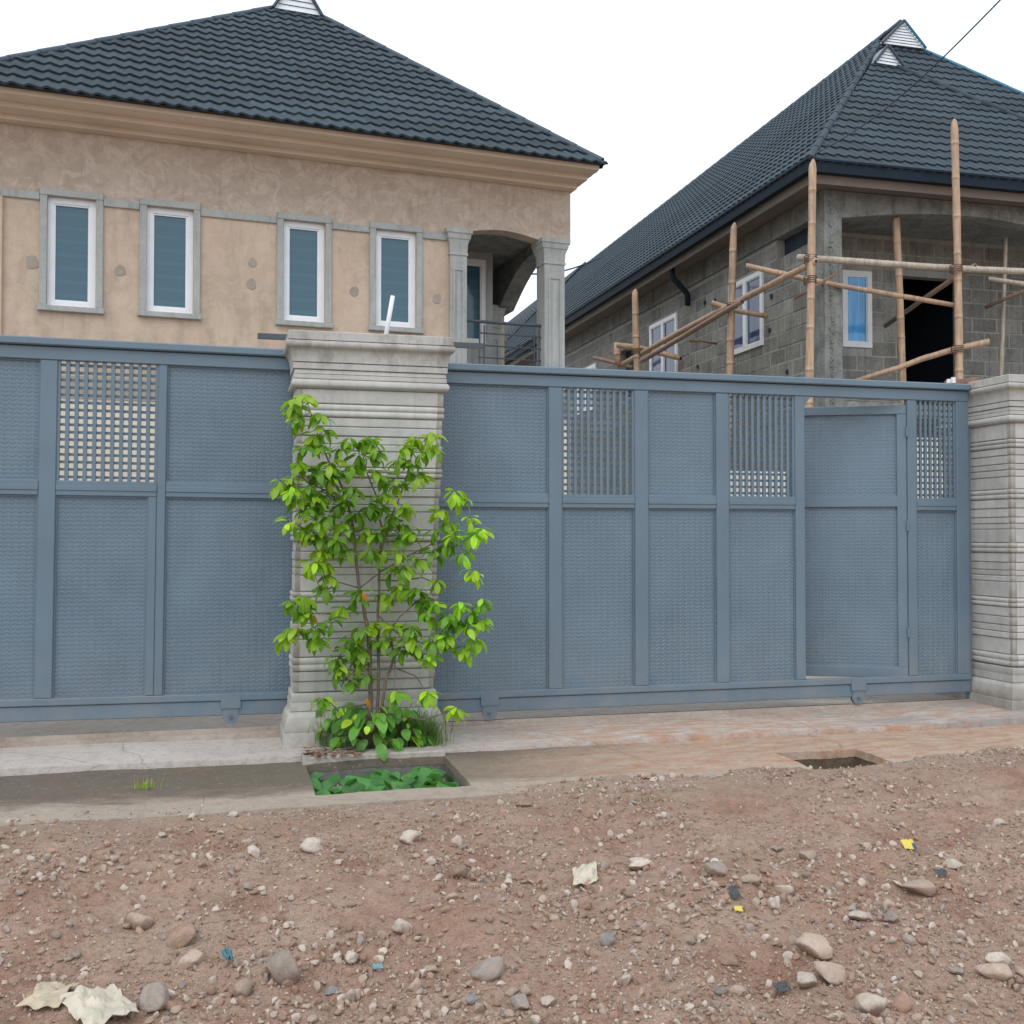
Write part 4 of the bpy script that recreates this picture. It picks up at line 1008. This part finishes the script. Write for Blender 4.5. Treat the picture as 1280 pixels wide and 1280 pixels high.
tag(mb.build('wood_offcut', M['wood']), 'brown wooden offcut lying on the gate top by the right pillar', 'wood offcut')
mb = MB(); p = P(1188, 479, 7.55); mb.tube([(p.x-.02, 7.545, 2.602), (p.x-.02, 7.545, 2.635)], .016, 8); mb.tube([(p.x+.02, 7.54, 2.602), (p.x+.02, 7.54, 2.65)], .018, 8)
tag(mb.build('gate_roller', M['pvc']), 'small white plastic roller pair on top of the gate near its right end', 'roller')
def crumple(name, px, py, w, d, mat, label, cat, seed, h=0.03, n=12, mats=None):
    c = onground(px, py); rnd = random.Random(seed); mb = MB(); vs = []; fs = []
    ang = rnd.uniform(-.5, .5); ca, sa = math.cos(ang), math.sin(ang)
    for j in range(n+1):
        for i in range(n+1):
            u, v = i/n-.5, j/n-.5
            ed = 1+(0.22 if w > .1 else .07)*noise.noise(Vector((u*3+seed, v*3, 0)))
            x, y = u*w*ed, v*d*ed
            X_, Y_ = c.x+x*ca-y*sa, c.y+x*sa+y*ca
            z = (max(ground_z(X_, Y_)+.004, c.z-.01) if w > .1 else c.z+.010+(y if py < 1200 else y*.6)*.35)+h*(0.5+0.5*noise.noise(Vector((u*5+seed, v*5, 3))))+h*.5*abs(noise.noise(Vector((u*11, v*11+seed, 1))))
            vs.append((X_-c.x, Y_-c.y, z-c.z))
    for j in range(n):
        for i in range(n): fs.append((j*(n+1)+i, j*(n+1)+i+1, (j+1)*(n+1)+i+1, (j+1)*(n+1)+i))
    mb.add(vs, fs)
    if mats: mb.mi = [1 if k % n > n*.72 and k//n < n*.6 else 0 for k in range(len(fs))]
    o = mb.build(name, mats or M[mat], None); o.location = c
    sol = o.modifiers.new('thickness', 'SOLIDIFY'); sol.thickness = 0.0015
    return tag(o, label, cat)
crumple('plastic_bag', 62, 1248, .13, .15, 'bagbrown', 'crumpled cream plastic scrap at bottom left, the browner of two', 'plastic scrap', 1, .022)
crumple('plastic_bag', 126, 1262, .17, .22, 'bag', 'torn whiter plastic sheet piece at bottom left, the larger of two', 'plastic scrap', 2, .03)
crumple('paper_scrap', 731, 1098, .11, .16, 'bag', 'crumpled pale wrapper lying alone in the middle of the dirt', 'wrapper', 3, .018)
crumple('sachet', 1136, 1060, .055, .07, 'yellow', 'yellow sachet with a dark blue edge on the dirt at right', 'sachet', 4, .012, 8, [M['yellow'], M['navy']])
crumple('plastic_shard', 472, 1213, .035, .03, 'bluebit', 'small blue plastic piece beside a pale stone', 'plastic piece', 5, .008, 5)
crumple('glass_shard', 284, 1205, .03, .07, 'teal', 'upright teal shard among stones at lower left', 'shard', 6, .04, 5)
crumple('bottle_cap', 923, 1141, .03, .03, 'yellow', 'tiny orange yellow bottle cap right of centre', 'bottle cap', 7, .012, 5)
crumple('rag', 918, 1121, .035, .07, 'black', 'small black scrap just above the yellow cap', 'scrap', 8, .02, 5)
crumple('rag', 977, 1242, .05, .045, 'black', 'dark blue black rag among stones at bottom right', 'rag', 9, .025, 6)
crumple('rag', 1176, 1096, .05, .03, 'black', 'crumpled black scrap near the half buried pale stone', 'scrap', 10, .02, 6)
crumple('fallen_leaf', 33, 941, .03, .03, 'yellow', 'small yellow fallen leaf on the driveway at far left', 'fallen leaf', 12, .01, 4)
for q_ in bpy.data.objects:
    if q_.name.startswith('fallen_leaf'): q_.location.z = 0.02

# ------------------------------------------------------------------ stones
def rock_mesh(seed, sub, rough=0.22, ang=0.0):
    bm = bmesh.new(); bmesh.ops.create_icosphere(bm, subdivisions=sub, radius=0.5); rnd = random.Random(seed)
    planes = [(Vector((rnd.gauss(0, 1), rnd.gauss(0, 1), rnd.gauss(0, 1))).normalized(), rnd.uniform(.24, .42)) for _ in range(11)]
    for v in bm.verts:
        d = v.co.normalized(); r = 0.5*(1+rough*noise.noise(d*1.6+Vector((seed*3.1, 0, 0)))+rough*.4*noise.noise(d*4+Vector((seed, 5, 0))))
        p = d*r
        for nn, dd in planes:
            k = p.dot(nn)
            if k > dd: p -= nn*(k-dd)*(0.55+.4*ang)
        v.co = p
    me = bpy.data.meshes.new('stone'); bm.to_mesh(me); bm.free()
    me.polygons.foreach_set('use_smooth', [ang < .9 or sub > 2]*len(me.polygons))
    return me
SM = {'b': 's_beige', 'p': 's_pale', 'g': 's_grey', 'r': 's_brown', 'k': 's_pink', 'u': 's_slate'}
def stone(px, py, w, h, m, label, ang=0.3, tilt=0.0, dep=0.9):
    base = onground(px, py+h*0.42); dist = (base-CAM).length; s = dist/FPX
    W_, H_ = w*s*1.05, h*s*1.1
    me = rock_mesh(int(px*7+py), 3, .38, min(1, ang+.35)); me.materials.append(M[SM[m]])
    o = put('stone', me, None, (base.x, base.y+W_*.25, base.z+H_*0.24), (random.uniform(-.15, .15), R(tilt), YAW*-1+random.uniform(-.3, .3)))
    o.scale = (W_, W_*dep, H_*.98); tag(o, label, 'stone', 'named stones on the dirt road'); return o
for r_ in [
 (356, 1211, 42, 46, 'g', 'largest rounded grey brown stone, at lower left', .2, -25), (176, 1153, 28, 27, 'b', 'round beige stone above a long tilted stone at lower left', 0, 0),
 (225, 1172, 44, 26, 'r', 'long tilted stone with a pale dusty top at lower left', .2, -38), (195, 1252, 38, 33, 'g', 'rounded grey stone right of the torn plastic sheet', .2, 0),
 (388, 1057, 33, 21, 'p', 'pale humped stone below the left end of the grated drain', .4, 8), (317, 1064, 21, 16, 'p', 'square pale stone left of the humped pale one', .8, 0),
 (303, 1236, 26, 23, 'b', 'rounded beige stone left of the largest grey brown stone', .1, 0), (296, 998, 13, 13, 'p', 'small pale stone standing on the concrete edge', .4, 0),
 (293, 1018, 15, 8, 'p', 'small flat pale stone just below the concrete edge', .4, 0), (240, 1203, 38, 20, 'b', 'flat beige stone under the long tilted stone', .6, -20),
 (310, 1108, 13, 10, 'g', 'little grey stone left of centre above the largest stones', .4, 0), (505, 1158, 26, 22, 'p', 'pale rounded stone alone in the reddish dirt', .3, 0),
 (616, 1214, 54, 28, 'g', 'long grey angular slab stone at bottom centre', .9, -8), (806, 1081, 34, 14, 'p', 'flat pale grey stone right of the crumpled wrapper', .8, 0),
 (763, 1176, 22, 17, 'u', 'rounded blue grey stone right of the long slab', .2, 0), (514, 1046, 23, 18, 'p', 'largest pale stone of the cluster below the drain', .2, 0),
 (571, 1051, 14, 16, 'p', 'upright pale stone right of the cluster below the drain', .5, 0), (572, 1090, 28, 20, 'r', 'brown weathered stone half sunk at centre', .3, 0),
 (439, 1197, 21, 19, 'p', 'pale round stone left of the blue plastic piece', .2, 0), (437, 1247, 18, 20, 'p', 'pale upright stone near the bottom left of centre', .4, 20),
 (519, 1233, 18, 18, 'b', 'beige squarish stone below the blue plastic piece', .6, 0), (641, 1240, 17, 10, 'b', 'left one of two small beige stones under the grey slab', .2, 0),
 (658, 1238, 16, 12, 'b', 'right one of two small beige stones under the grey slab', .2, 0), (687, 1253, 21, 14, 'p', 'creamy stone right of the two small beige stones', .5, 0),
 (652, 1255, 32, 16, 'g', 'flat brownish grey stone below the two small beige stones', .8, 0), (784, 1225, 13, 18, 'p', 'cream upright chip of stone at bottom centre right', .9, 10),
 (590, 1250, 20, 11, 'u', 'pale bluish flat stone below the grey slab left end', .7, 0), (540, 1076, 14, 11, 'p', 'small pale stone under the cluster below the drain', .3, 0),
 (535, 1134, 13, 10, 'k', 'small pink stone above the pale rounded one', .3, 0), (540, 1212, 17, 11, 'b', 'small beige stone between blue plastic piece and slab', .4, 0),
 (1028, 1187, 46, 28, 'b', 'large flat topped beige brown stone at lower right', .9, 12), (1043, 1218, 40, 28, 'b', 'angular brown stone just under the large flat topped one', .7, 15),
 (1014, 1226, 32, 20, 'p', 'pale rounded stone left of the angular brown one', .2, 0), (1096, 1259, 38, 30, 'p', 'whitish cracked rock at the bottom right', .8, 10),
 (1132, 1255, 25, 22, 'k', 'pinkish round stone right of the whitish cracked rock', .2, 0), (1080, 1145, 33, 13, 'p', 'flat cream stone at right', .8, 5),
 (1119, 1147, 19, 14, 'g', 'small grey angular stone right of the flat cream one', .9, 0), (1141, 1176, 25, 13, 'g', 'oval grey stone below the small angular one', .2, 20),
 (1157, 1111, 38, 21, 'b', 'half buried pale beige stone under the yellow sachet', .3, 0), (1196, 1082, 25, 11, 'p', 'flat pale stone right of the yellow sachet', .6, 0),
 (1255, 1201, 32, 17, 'p', 'upper pale stone at the far right bottom', .3, 0), (1252, 1217, 38, 20, 'b', 'lower beige stone at the far right bottom', .3, 0),
 (1199, 1214, 23, 10, 'g', 'flat grey stone left of the far right pair', .3, 0), (914, 1200, 30, 16, 'r', 'brown half sunk stone right of centre bottom', .2, 0),
 (923, 1239, 19, 10, 'b', 'tan pebble right of a blue grey one at bottom', .1, 0), (902, 1240, 16, 10, 'u', 'blue grey pebble beside a tan one at bottom', .2, 0),
 (906, 1125, 18, 11, 'k', 'pink stone left of the black scrap and yellow cap', .3, 0), (941, 1099, 26, 13, 'b', 'flat dusty stone up and right of the black scrap', .4, 0),
 (899, 1087, 36, 17, 'g', 'broad grey stone sunk in the dirt right of the wrapper', .2, 0), (1014, 1069, 22, 16, 'b', 'dusty beige stone above the pale stones at right', .3, 0),
 (984, 1113, 27, 16, 'p', 'pale dusty stone above the white triangular shard', .3, 0), (968, 1131, 15, 17, 'p', 'white triangular shard of stone at right', 1.0, 30),
 (1253, 1028, 17, 9, 'p', 'pale flat stone near the upper right of the dirt', .6, 10), (862, 1175, 17, 11, 'g', 'small grey stone right of the blue grey rounded one', .5, 0),
 (583, 1002, 0, 0, '', ''), (626, 1003, 10, 9, 'p', 'little white stone by the right end of the grated drain', .4, 0), (657, 1005, 19, 9, 'r', 'brown flat stone right of the little white one by the drain', .4, 0)]:
    if r_[2]: stone(*r_)
inframe = []
rnd = random.Random(11)
def rand_ground(rnd, edge=0.0):
    py = 1000+(rnd.random()**0.75)*300-4; px = rnd.uniform(-40, 1320)
    return px, py
protos = {}
for m in 'bpgrku':
    for k in range(4):
        me = rock_mesh(100+k*7+ord(m), 2, .3, rnd.choice((.3, .7, 1.0))); me.materials.append(M[SM[m]]); protos[(m, k)] = me
colr = {'b': ('beige stone, thumb sized, lying loose on the dirt road', 'loose beige stones'), 'p': ('pale stone, thumb sized, lying loose on the dirt road', 'loose pale stones'),
        'g': ('grey stone, thumb sized, lying loose on the dirt road', 'loose grey stones'), 'r': ('brown stone, thumb sized, lying loose on the dirt road', 'loose brown stones')}
cl = [(rnd.uniform(0, 1280), rnd.uniform(1040, 1270)) for _ in range(16)]
for i in range(300):
    if rnd.random() < .6: c = rnd.choice(cl); px, py = rnd.gauss(c[0], 45), rnd.gauss(c[1], 16)
    else: px, py = rand_ground(rnd)
    if py < 1012 or px < -20 or px > 1300 or py > 1290: continue
    p = onground(px, py); m = rnd.choices('bpgr', (5, 2.5, 4, 3))[0]; s = rnd.uniform(8, 17)*(p-CAM).length/FPX
    o = put('stone', protos[(m, rnd.randrange(4))], None, (p.x, p.y, p.z+s*.08), (rnd.uniform(-.3, .3), rnd.uniform(-.3, .3), rnd.uniform(0, 6)))
    o.scale = (s, s*rnd.uniform(.6, .9), s*rnd.uniform(.42, .7)); tag(o, colr[m][0], 'stone', colr[m][1])
# gravel: joined, uncountable
import array
def gravel(name, n, smin, smax, sub, spread, seed, label, ex=2.6):
    rnd = random.Random(seed); bases = []
    for k in range(6):
        me = rock_mesh(900+k, sub, .3, .8); bases.append(([v.co.copy() for v in me.vertices], [tuple(p.vertices) for p in me.polygons])); bpy.data.meshes.remove(me)
    vs = []; fs = []; mi = []
    mats = ['s_beige', 's_pale', 's_grey', 's_brown', 's_pink', 's_slate', 'clod']
    for i in range(n):
        y = 2.5+(rnd.random()**1.25)*3.5
        x = rnd.uniform(-1.9, 0.15+y*1.02)
        dn = noise.noise(Vector((x*1.3, y*1.3, seed)))+.5*noise.noise(Vector((x*4, y*4, seed)))
        if rnd.random() > spread+dn*1.2+.22*sstep(4.9, 3.9, y): continue
        z = ground_z(x, y)
        if y > 5.9: continue
        s = smin+(smax-smin)*rnd.random()**ex
        bv, bf = bases[rnd.randrange(6)]; E_ = Euler((rnd.uniform(0, 6), rnd.uniform(0, 6), rnd.uniform(0, 6))).to_matrix()
        sc = Vector((s, s*rnd.uniform(.6, 1), s*rnd.uniform(.45, .9))); b = len(vs)
        for v in bv:
            w = E_ @ Vector((v.x*sc.x, v.y*sc.y, v.z*sc.z)); vs.append((x+w.x, y+w.y, z+s*.12+w.z))
        k = rnd.choices(range(7), (4.5, 4.5, 2.0, 2.0, 1, .2, 7))[0]
        for f in bf: fs.append(tuple(q+b for q in f)); mi.append(k)
    me = bpy.data.meshes.new(name); me.from_pydata(vs, [], fs)
    for m in mats: me.materials.append(M[m])
    me.polygons.foreach_set('material_index', mi); me.update()
    tag(put(name, me), label, 'gravel', kind='stuff')
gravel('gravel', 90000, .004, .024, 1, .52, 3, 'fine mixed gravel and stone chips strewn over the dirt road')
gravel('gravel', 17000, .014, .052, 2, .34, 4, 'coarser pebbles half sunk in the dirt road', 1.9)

# ------------------------------------------------------------------ plants
def leaf_mesh(name, L, Wd, mat, droop=0.35, fold=0.25, wide=0.6, seg=6):
    vs = []; fs = []
    for i in range(seg+1):
        f = i/seg
        w = Wd*0.5*max(0.0, math.sin(math.pi*min(1, f**wide*0.98+.02)))**0.68
        if i == 0: w = Wd*.03
        if i == seg: w = 0.0006
        x = L*f*math.cos(droop*f*.8); z = -L*f*math.sin(droop*f*.8)*.9
        for c in (-1, 0, 1): vs.append((x, c*w, z+abs(c)*w*fold))
    for i in range(seg):
        for c in range(2): fs.append((i*3+c, i*3+c+1, (i+1)*3+c+1, (i+1)*3+c))
    mb = MB(); mb.add(vs, fs); return mb.mesh(name, M[mat], True)
def orient(dirv, rollv=0.0):
    d = Vector(dirv).normalized(); y = Vector((0, 0, 1)).cross(d)
    if y.length < .05: y = Vector((1, 0, 0))
    y.normalize(); z = d.cross(y); m = Matrix((d, y, z)).transposed()
    return (m @ Matrix.Rotation(rollv, 3, 'X')).to_euler()
shrub = thing('shrub', 'bright green leafy shrub growing up in front of the middle pillar', 'shrub', (0.88, 6.93, 0.0))
SO = Vector((0.88, 6.93, 0.0))
rnd = random.Random(21)
def Q(px, py, Y=6.93): return onY(px, py, Y)
stems = [
 [(463, 905, 6.93), (463, 860, 6.95), (461, 800, 6.96), (455, 760, 6.96), (449, 735, 6.95), (443, 680, 6.94), (440, 650, 6.93), (428, 610, 6.92), (410, 575, 6.92), (398, 545, 6.93), (385, 505, 6.92)],
 [(470, 905, 6.95), (473, 860, 6.97), (472, 780, 6.98), (474, 715, 6.98), (477, 660, 6.97), (470, 620, 6.96), (458, 590, 6.96), (452, 560, 6.95)],
 [(476, 690, 6.97), (488, 650, 6.98), (500, 620, 6.98), (510, 590, 6.97), (516, 560, 6.96)],
 [(475, 905, 6.94), (482, 850, 6.93), (488, 835, 6.92), (493, 820, 6.9), (490, 805, 6.9), (486, 790, 6.9), (500, 770, 6.88), (530, 745, 6.85), (555, 755, 6.82), (590, 760, 6.8)],
 [(449, 735, 6.95), (480, 712, 6.95), (515, 692, 6.93), (540, 680, 6.9), (556, 655, 6.88), (572, 622, 6.85)],
 [(472, 725, 6.97), (500, 726, 6.95), (528, 722, 6.9), (560, 735, 6.86), (595, 718, 6.82)],
 [(451, 745, 6.95), (425, 770, 6.9), (400, 780, 6.87), (372, 795, 6.84)],
 [(443, 690, 6.94), (410, 672, 6.9), (380, 660, 6.86), (358, 650, 6.84)],
 [(436, 640, 6.93), (410, 615, 6.9), (380, 600, 6.88), (352, 600, 6.86)],
 [(473, 770, 6.98), (495, 790, 6.9), (530, 805, 6.84), (565, 812, 6.8), (598, 802, 6.77)],
 [(515, 692, 6.93), (548, 690, 6.88), (575, 680, 6.84), (600, 662, 6.82)],
 [(449, 735, 6.95), (425, 728, 6.9), (395, 745, 6.87), (368, 752, 6.84)],
 [(493, 820, 6.9), (494, 845, 6.87), (492, 868, 6.85)], [(461, 830, 6.96), (445, 838, 6.9), (428, 850, 6.86)],
 [(494, 835, 6.92), (520, 845, 6.88), (534, 868, 6.84)], [(463, 880, 6.93), (420, 885, 6.85), (405, 870, 6.83)], [(478, 890, 6.93), (530, 900, 6.8), (555, 892, 6.74), (570, 888, 6.72)]]
samples = []
for si, st in enumerate(stems):
    pts = [Q(*p)-SO for p in st]
    sm = []
    for i in range(len(pts)-1):
        for k in range(4): sm.append(pts[i].lerp(pts[i+1], k/4)+Vector((rnd.uniform(-.003, .003), rnd.uniform(-.003, .003), 0)))
    sm.append(pts[-1])
    r0 = (.017, .012, .007, .011)[si] if si < 4 else .0055
    mb = MB(); mb.tube(sm, [r0+(.0028-r0)*(i/(len(sm)-1)) for i in range(len(sm))], 7); mb.build('stem' if si < 4 else 'branch', M['bark'], shrub, True)
    samples += sm[2:]
clusters = [(383, 497, 2), (368, 512, 1), (372, 525, 1), (400, 520, 1), (392, 545, 1), (380, 560, 0), (402, 560, 0), (425, 560, 0), (455, 550, 0), (470, 568, 0), (438, 552, 1), (448, 570, 0),
 (365, 600, 2), (350, 603, 2), (385, 610, 1), (400, 590, 0), (418, 595, 0), (440, 610, 0), (395, 635, 0), (410, 648, 0), (360, 652, 2), (376, 662, 1), (445, 640, 0), (425, 632, 0), (400, 672, 0), (420, 676, 0),
 (410, 702, 2), (388, 705, 2), (425, 655, 2), (520, 548, 2), (540, 545, 2), (506, 560, 1), (528, 565, 1), (543, 560, 2), (516, 580, 0), (525, 598, 1), (482, 598, 0), (496, 606, 1), (520, 595, 0), (468, 590, 1), (474, 635, 0), (492, 645, 0), (462, 632, 0), (485, 662, 1), (505, 634, 1),
 (575, 622, 2), (568, 615, 2), (560, 652, 1), (545, 665, 0), (592, 668, 1), (603, 664, 2), (541, 690, 0), (560, 680, 0), (580, 692, 1), (478, 690, 2), (498, 690, 2), (490, 712, 0), (450, 740, 0), (378, 748, 1), (365, 752, 1), (372, 788, 1), (358, 795, 2), (395, 785, 0),
 (415, 775, 0), (546, 726, 1), (592, 716, 2), (604, 752, 0), (575, 756, 1), (560, 770, 0), (590, 765, 0), (528, 752, 0), (535, 768, 0), (512, 785, 0), (492, 782, 2), (468, 782, 2), (452, 788, 1), (438, 800, 0), (430, 812, 0), (447, 825, 0), (424, 838, 1), (438, 850, 0), (458, 842, 0),
 (541, 802, 0), (560, 808, 1), (580, 812, 1), (596, 800, 2), (520, 808, 0), (502, 812, 0), (536, 822, 1), (494, 866, 1), (534, 866, 2), (404, 876, 1), (570, 888, 2), (602, 778, 1), (412, 582, 1), (405, 618, 0), (382, 640, 0), (432, 690, 0), (395, 655, 1), (470, 668, 0), (505, 655, 0), (405, 735, 0), (398, 800, 1), (418, 822, 1), (480, 800, 1), (375, 580, 1), (390, 590, 0), (372, 625, 1), (388, 668, 1), (402, 690, 2), (415, 600, 1), (430, 622, 1), (396, 620, 1), (365, 612, 1), (430, 660, 0), (405, 540, 1), (368, 500, 2), (412, 720, 1), (440, 585, 1), (465, 555, 1), (500, 672, 1), (550, 640, 2), (568, 668, 1), (588, 650, 2), (470, 802, 1), (450, 812, 1), (510, 798, 2), (550, 792, 0), (572, 778, 0), (395, 705, 1), (382, 765, 1), (500, 735, 1), (520, 738, 0), (485, 745, 1), (505, 710, 1), (525, 700, 1), (462, 690, 0), (455, 665, 1), (430, 760, 1), (478, 620, 1), (500, 575, 1), (545, 755, 1), (560, 795, 1), (585, 785, 1), (515, 665, 1)]
lm = {k: [leaf_mesh('leaf', L, L*w, mat, dr, .18, 1.12, 7) for L, w, dr in ((.092, .42, .5), (.102, .40, .85), (.080, .46, .35))] for k, mat in ((2, 'leafA'), (1, 'leafB'), (0, 'leafC'), (3, 'leafO'))}
leaves = []
for (px, py, tone) in clusters:
    near = min(samples, key=lambda s: ((s+SO)-Q(px, py, 6.88)).length)
    Y = (near+SO).y-rnd.uniform(.0, .09); c = Q(px, py-3, Y)-SO
    mid = near.lerp(c, .5)+Vector((0, 0, -.01)); tw = MB(); tw.tube([near, mid, c], [.0028, .0022, .0018], 5); tw.build('twig', M['bark'], shrub, True)
    k = rnd.randint(9, 14); ph = rnd.uniform(0, 6)
    for i in range(k):
        az = ph+i*2.4; el = rnd.uniform(-.95, .25)
        d = Vector((math.cos(az)*math.cos(el), math.sin(az)*math.cos(el)*.9, math.sin(el)))
        t3 = tone if rnd.random() < .62 else max(0, min(2, tone+rnd.choice((-1, 1))))
        leaves.append((c+d*rnd.uniform(.004, .02)+Vector((0, 0, rnd.uniform(-.03, .012))), orient(d, rnd.uniform(-.5, .5)), t3, rnd.uniform(.8, 1.2)))
for (px, py) in ((453, 740), (392, 768), (541, 770), (458, 872)):
    leaves.insert(0, (Q(px, py, 6.82)-SO, orient((.2, -.4, -1), 1.2), 3, .75))
leaves.sort(key=lambda l: (l[2] != 3, l[0].y))
jb = bmesh.new(); jmats = ['leafC', 'leafB', 'leafA', 'leafO']
for i, (c, e_, tone, s) in enumerate(leaves):
    me = rnd.choice(lm[tone])
    if i < 300:
        o = put('leaf', me, shrub, c, e_); o.scale = (s, s, s)
    else:
        n0 = len(jb.faces); nv = len(jb.verts); jb.from_mesh(me); jb.verts.ensure_lookup_table(); jb.faces.ensure_lookup_table()
        mm = Matrix.Translation(c) @ e_.to_matrix().to_4x4() @ Matrix.Scale(s, 4)
        for v in jb.verts[nv:]: v.co = mm @ v.co
        for f in jb.faces[n0:]: f.material_index = tone; f.smooth = True
me = bpy.data.meshes.new('leaf'); jb.to_mesh(me); jb.free()
for m in jmats: me.materials.append(M[m])
o = put('leaf', me, shrub); o['kind'] = 'stuff'
# broad-leaved weeds at the foot
wl = [leaf_mesh('leaf', L, L*w, 'weed', dr, .12, .85, 9) for L, w, dr in ((.125, .62, .5), (.105, .68, .8), (.14, .55, .6))]
wlA = [leaf_mesh('leaf', L, L*w, 'leafA', dr, .12, .85, 9) for L, w, dr in ((.10, .62, .5), (.09, .68, .8))]
for (cx_, cy_, nl, rad, lab) in ((432, 922, 74, .20, 'left clump of broad leaved weeds at the foot of the shrub'), (466, 928, 70, .19, 'middle clump of broad leaved weeds at the foot of the shrub'), (500, 924, 60, .18, 'right clump of broad leaved weeds beside the grass tuft')):
    c = onZ(cx_, cy_+10, 0.01); root = thing('weed', lab, 'weed', (c.x, c.y+.06, 0.01), 0, 'broad leaved weeds under the shrub')
    st = MB()
    for i in range(nl):
        az = i*2.4+rnd.uniform(-.3, .3); h = rnd.uniform(.04, .27); rr_ = rnd.uniform(.02, rad)*(1.25-h*2)
        b = Vector((math.cos(az)*rr_, math.sin(az)*rr_*.8, h)); el = rnd.uniform(-.6, .25)
        d = Vector((math.cos(az)*.9, math.sin(az)*.6-.55, math.sin(el)-.35))
        o = put('leaf', rnd.choice(wl if rnd.random() < .8 else wlA), root, b, orient(d, rnd.uniform(-.4, .4))); s = rnd.uniform(.45, 1.0); o.scale = (s, s, s)
        st.tube([(0, 0, -.01), (b.x*.4, b.y*.4, h*.6), b], .0025, 5)
    st.build('stalks', M['bark'], root, True)
def grass(name, pts, n, hmin, hmax, spread, label, seed, mat='grass', wd=.003):
    rnd = random.Random(seed); mb = MB()
    for i in range(n):
        c = rnd.choice(pts); x = c[0]+rnd.gauss(0, spread); y = c[1]+rnd.gauss(0, spread*.6); z = c[2]; h = rnd.uniform(hmin, hmax)
        az = rnd.uniform(0, 6.28); ln = rnd.uniform(.2, .9)*h; w = wd*rnd.uniform(.6, 1.4); px_, py_ = -math.sin(az)*w, math.cos(az)*w
        vs = []
        for k in range(4):
            f = k/3; ox, oy = math.cos(az)*ln*f*f, math.sin(az)*ln*f*f; zz = z+h*(f-.25*f*f*ln/h); ww = 1-f*.95
            vs += [(x+ox-px_*ww, y+oy-py_*ww, zz), (x+ox+px_*ww, y+oy+py_*ww, zz)]
        mb.add(vs, [(0, 1, 3, 2), (2, 3, 5, 4), (4, 5, 7, 6)])
    tag(mb.build(name, M[mat]), label, 'grass', kind='stuff')
gp = [tuple(onZ(px, py, 0.015)) for px, py in ((510, 930), (522, 925), (530, 915), (505, 915), (490, 905), (535, 930), (405, 915), (415, 930))]
gp = [(a, max(b, 6.9), c) for a, b, c in gp]
grass('grass_tuft', gp, 1900, .08, .30, .06, 'fine wispy grass growing beside the weeds at the pillar foot', 5)
grass('grass_tuft', [tuple(onground(170, 1012))], 60, .02, .06, .04, 'sparse tuft of pale grass by the concrete edge at left', 6, 'leafA')
grass('grass_tuft', [(lambda p: (p.x, p.y, -.02))(onZ(180, 985, -.02))], 40, .02, .07, .03, 'thin green sprig growing on the dark slab at left', 9, 'leafA')
grass('grass_tuft', [tuple(onground(818, 1000)), tuple(onground(1130, 1090))], 60, .01, .035, .05, 'faint pale green grass shoots in the dirt', 7, 'grass')
# creeper in the drain
cr = thing('creeper', 'heart leaved green creeper spreading over the grate in the drain', 'plant', (0.87, 6.3, -.15))
hl = [leaf_mesh('leaf', L, L*.92, 'creep', .45, .10, .62, 9) for L in (.12, .10, .14)]
for i in range(125):
    x = -.40+.80*rnd.random(); y = -.36+.68*rnd.random(); az = rnd.uniform(0, 6.28)
    d = Vector((math.cos(az), math.sin(az)*.7-.45, rnd.uniform(-.55, -.1)))
    o = put('leaf', rnd.choice(hl), cr, (x-d.x*.05, y-d.y*.05, .035+rnd.uniform(0, .07)), orient(d, rnd.uniform(-.3, .3))); s = rnd.uniform(.55, 1.0); o.scale = (s, s, s)
# leaf litter at the weed foot
mb = MB()
for i in range(130):
    c = onZ(rnd.uniform(380, 455), rnd.uniform(936, 947), .012); s = rnd.uniform(.012, .035); az = rnd.uniform(0, 6.28); u = Vector((math.cos(az), math.sin(az), rnd.uniform(-.3, .3)))*s; v = Vector((-math.sin(az), math.cos(az), rnd.uniform(-.3, .3)))*s*.4
    b = c+Vector((0, 0, rnd.uniform(.002, .015))); mb.add([b-u, b+v, b+u, b-v], [(0, 1, 2, 3)])
tag(mb.build('leaf_litter', M['litter']), 'dry brown leaf litter left of the weeds', 'leaf litter', kind='stuff')
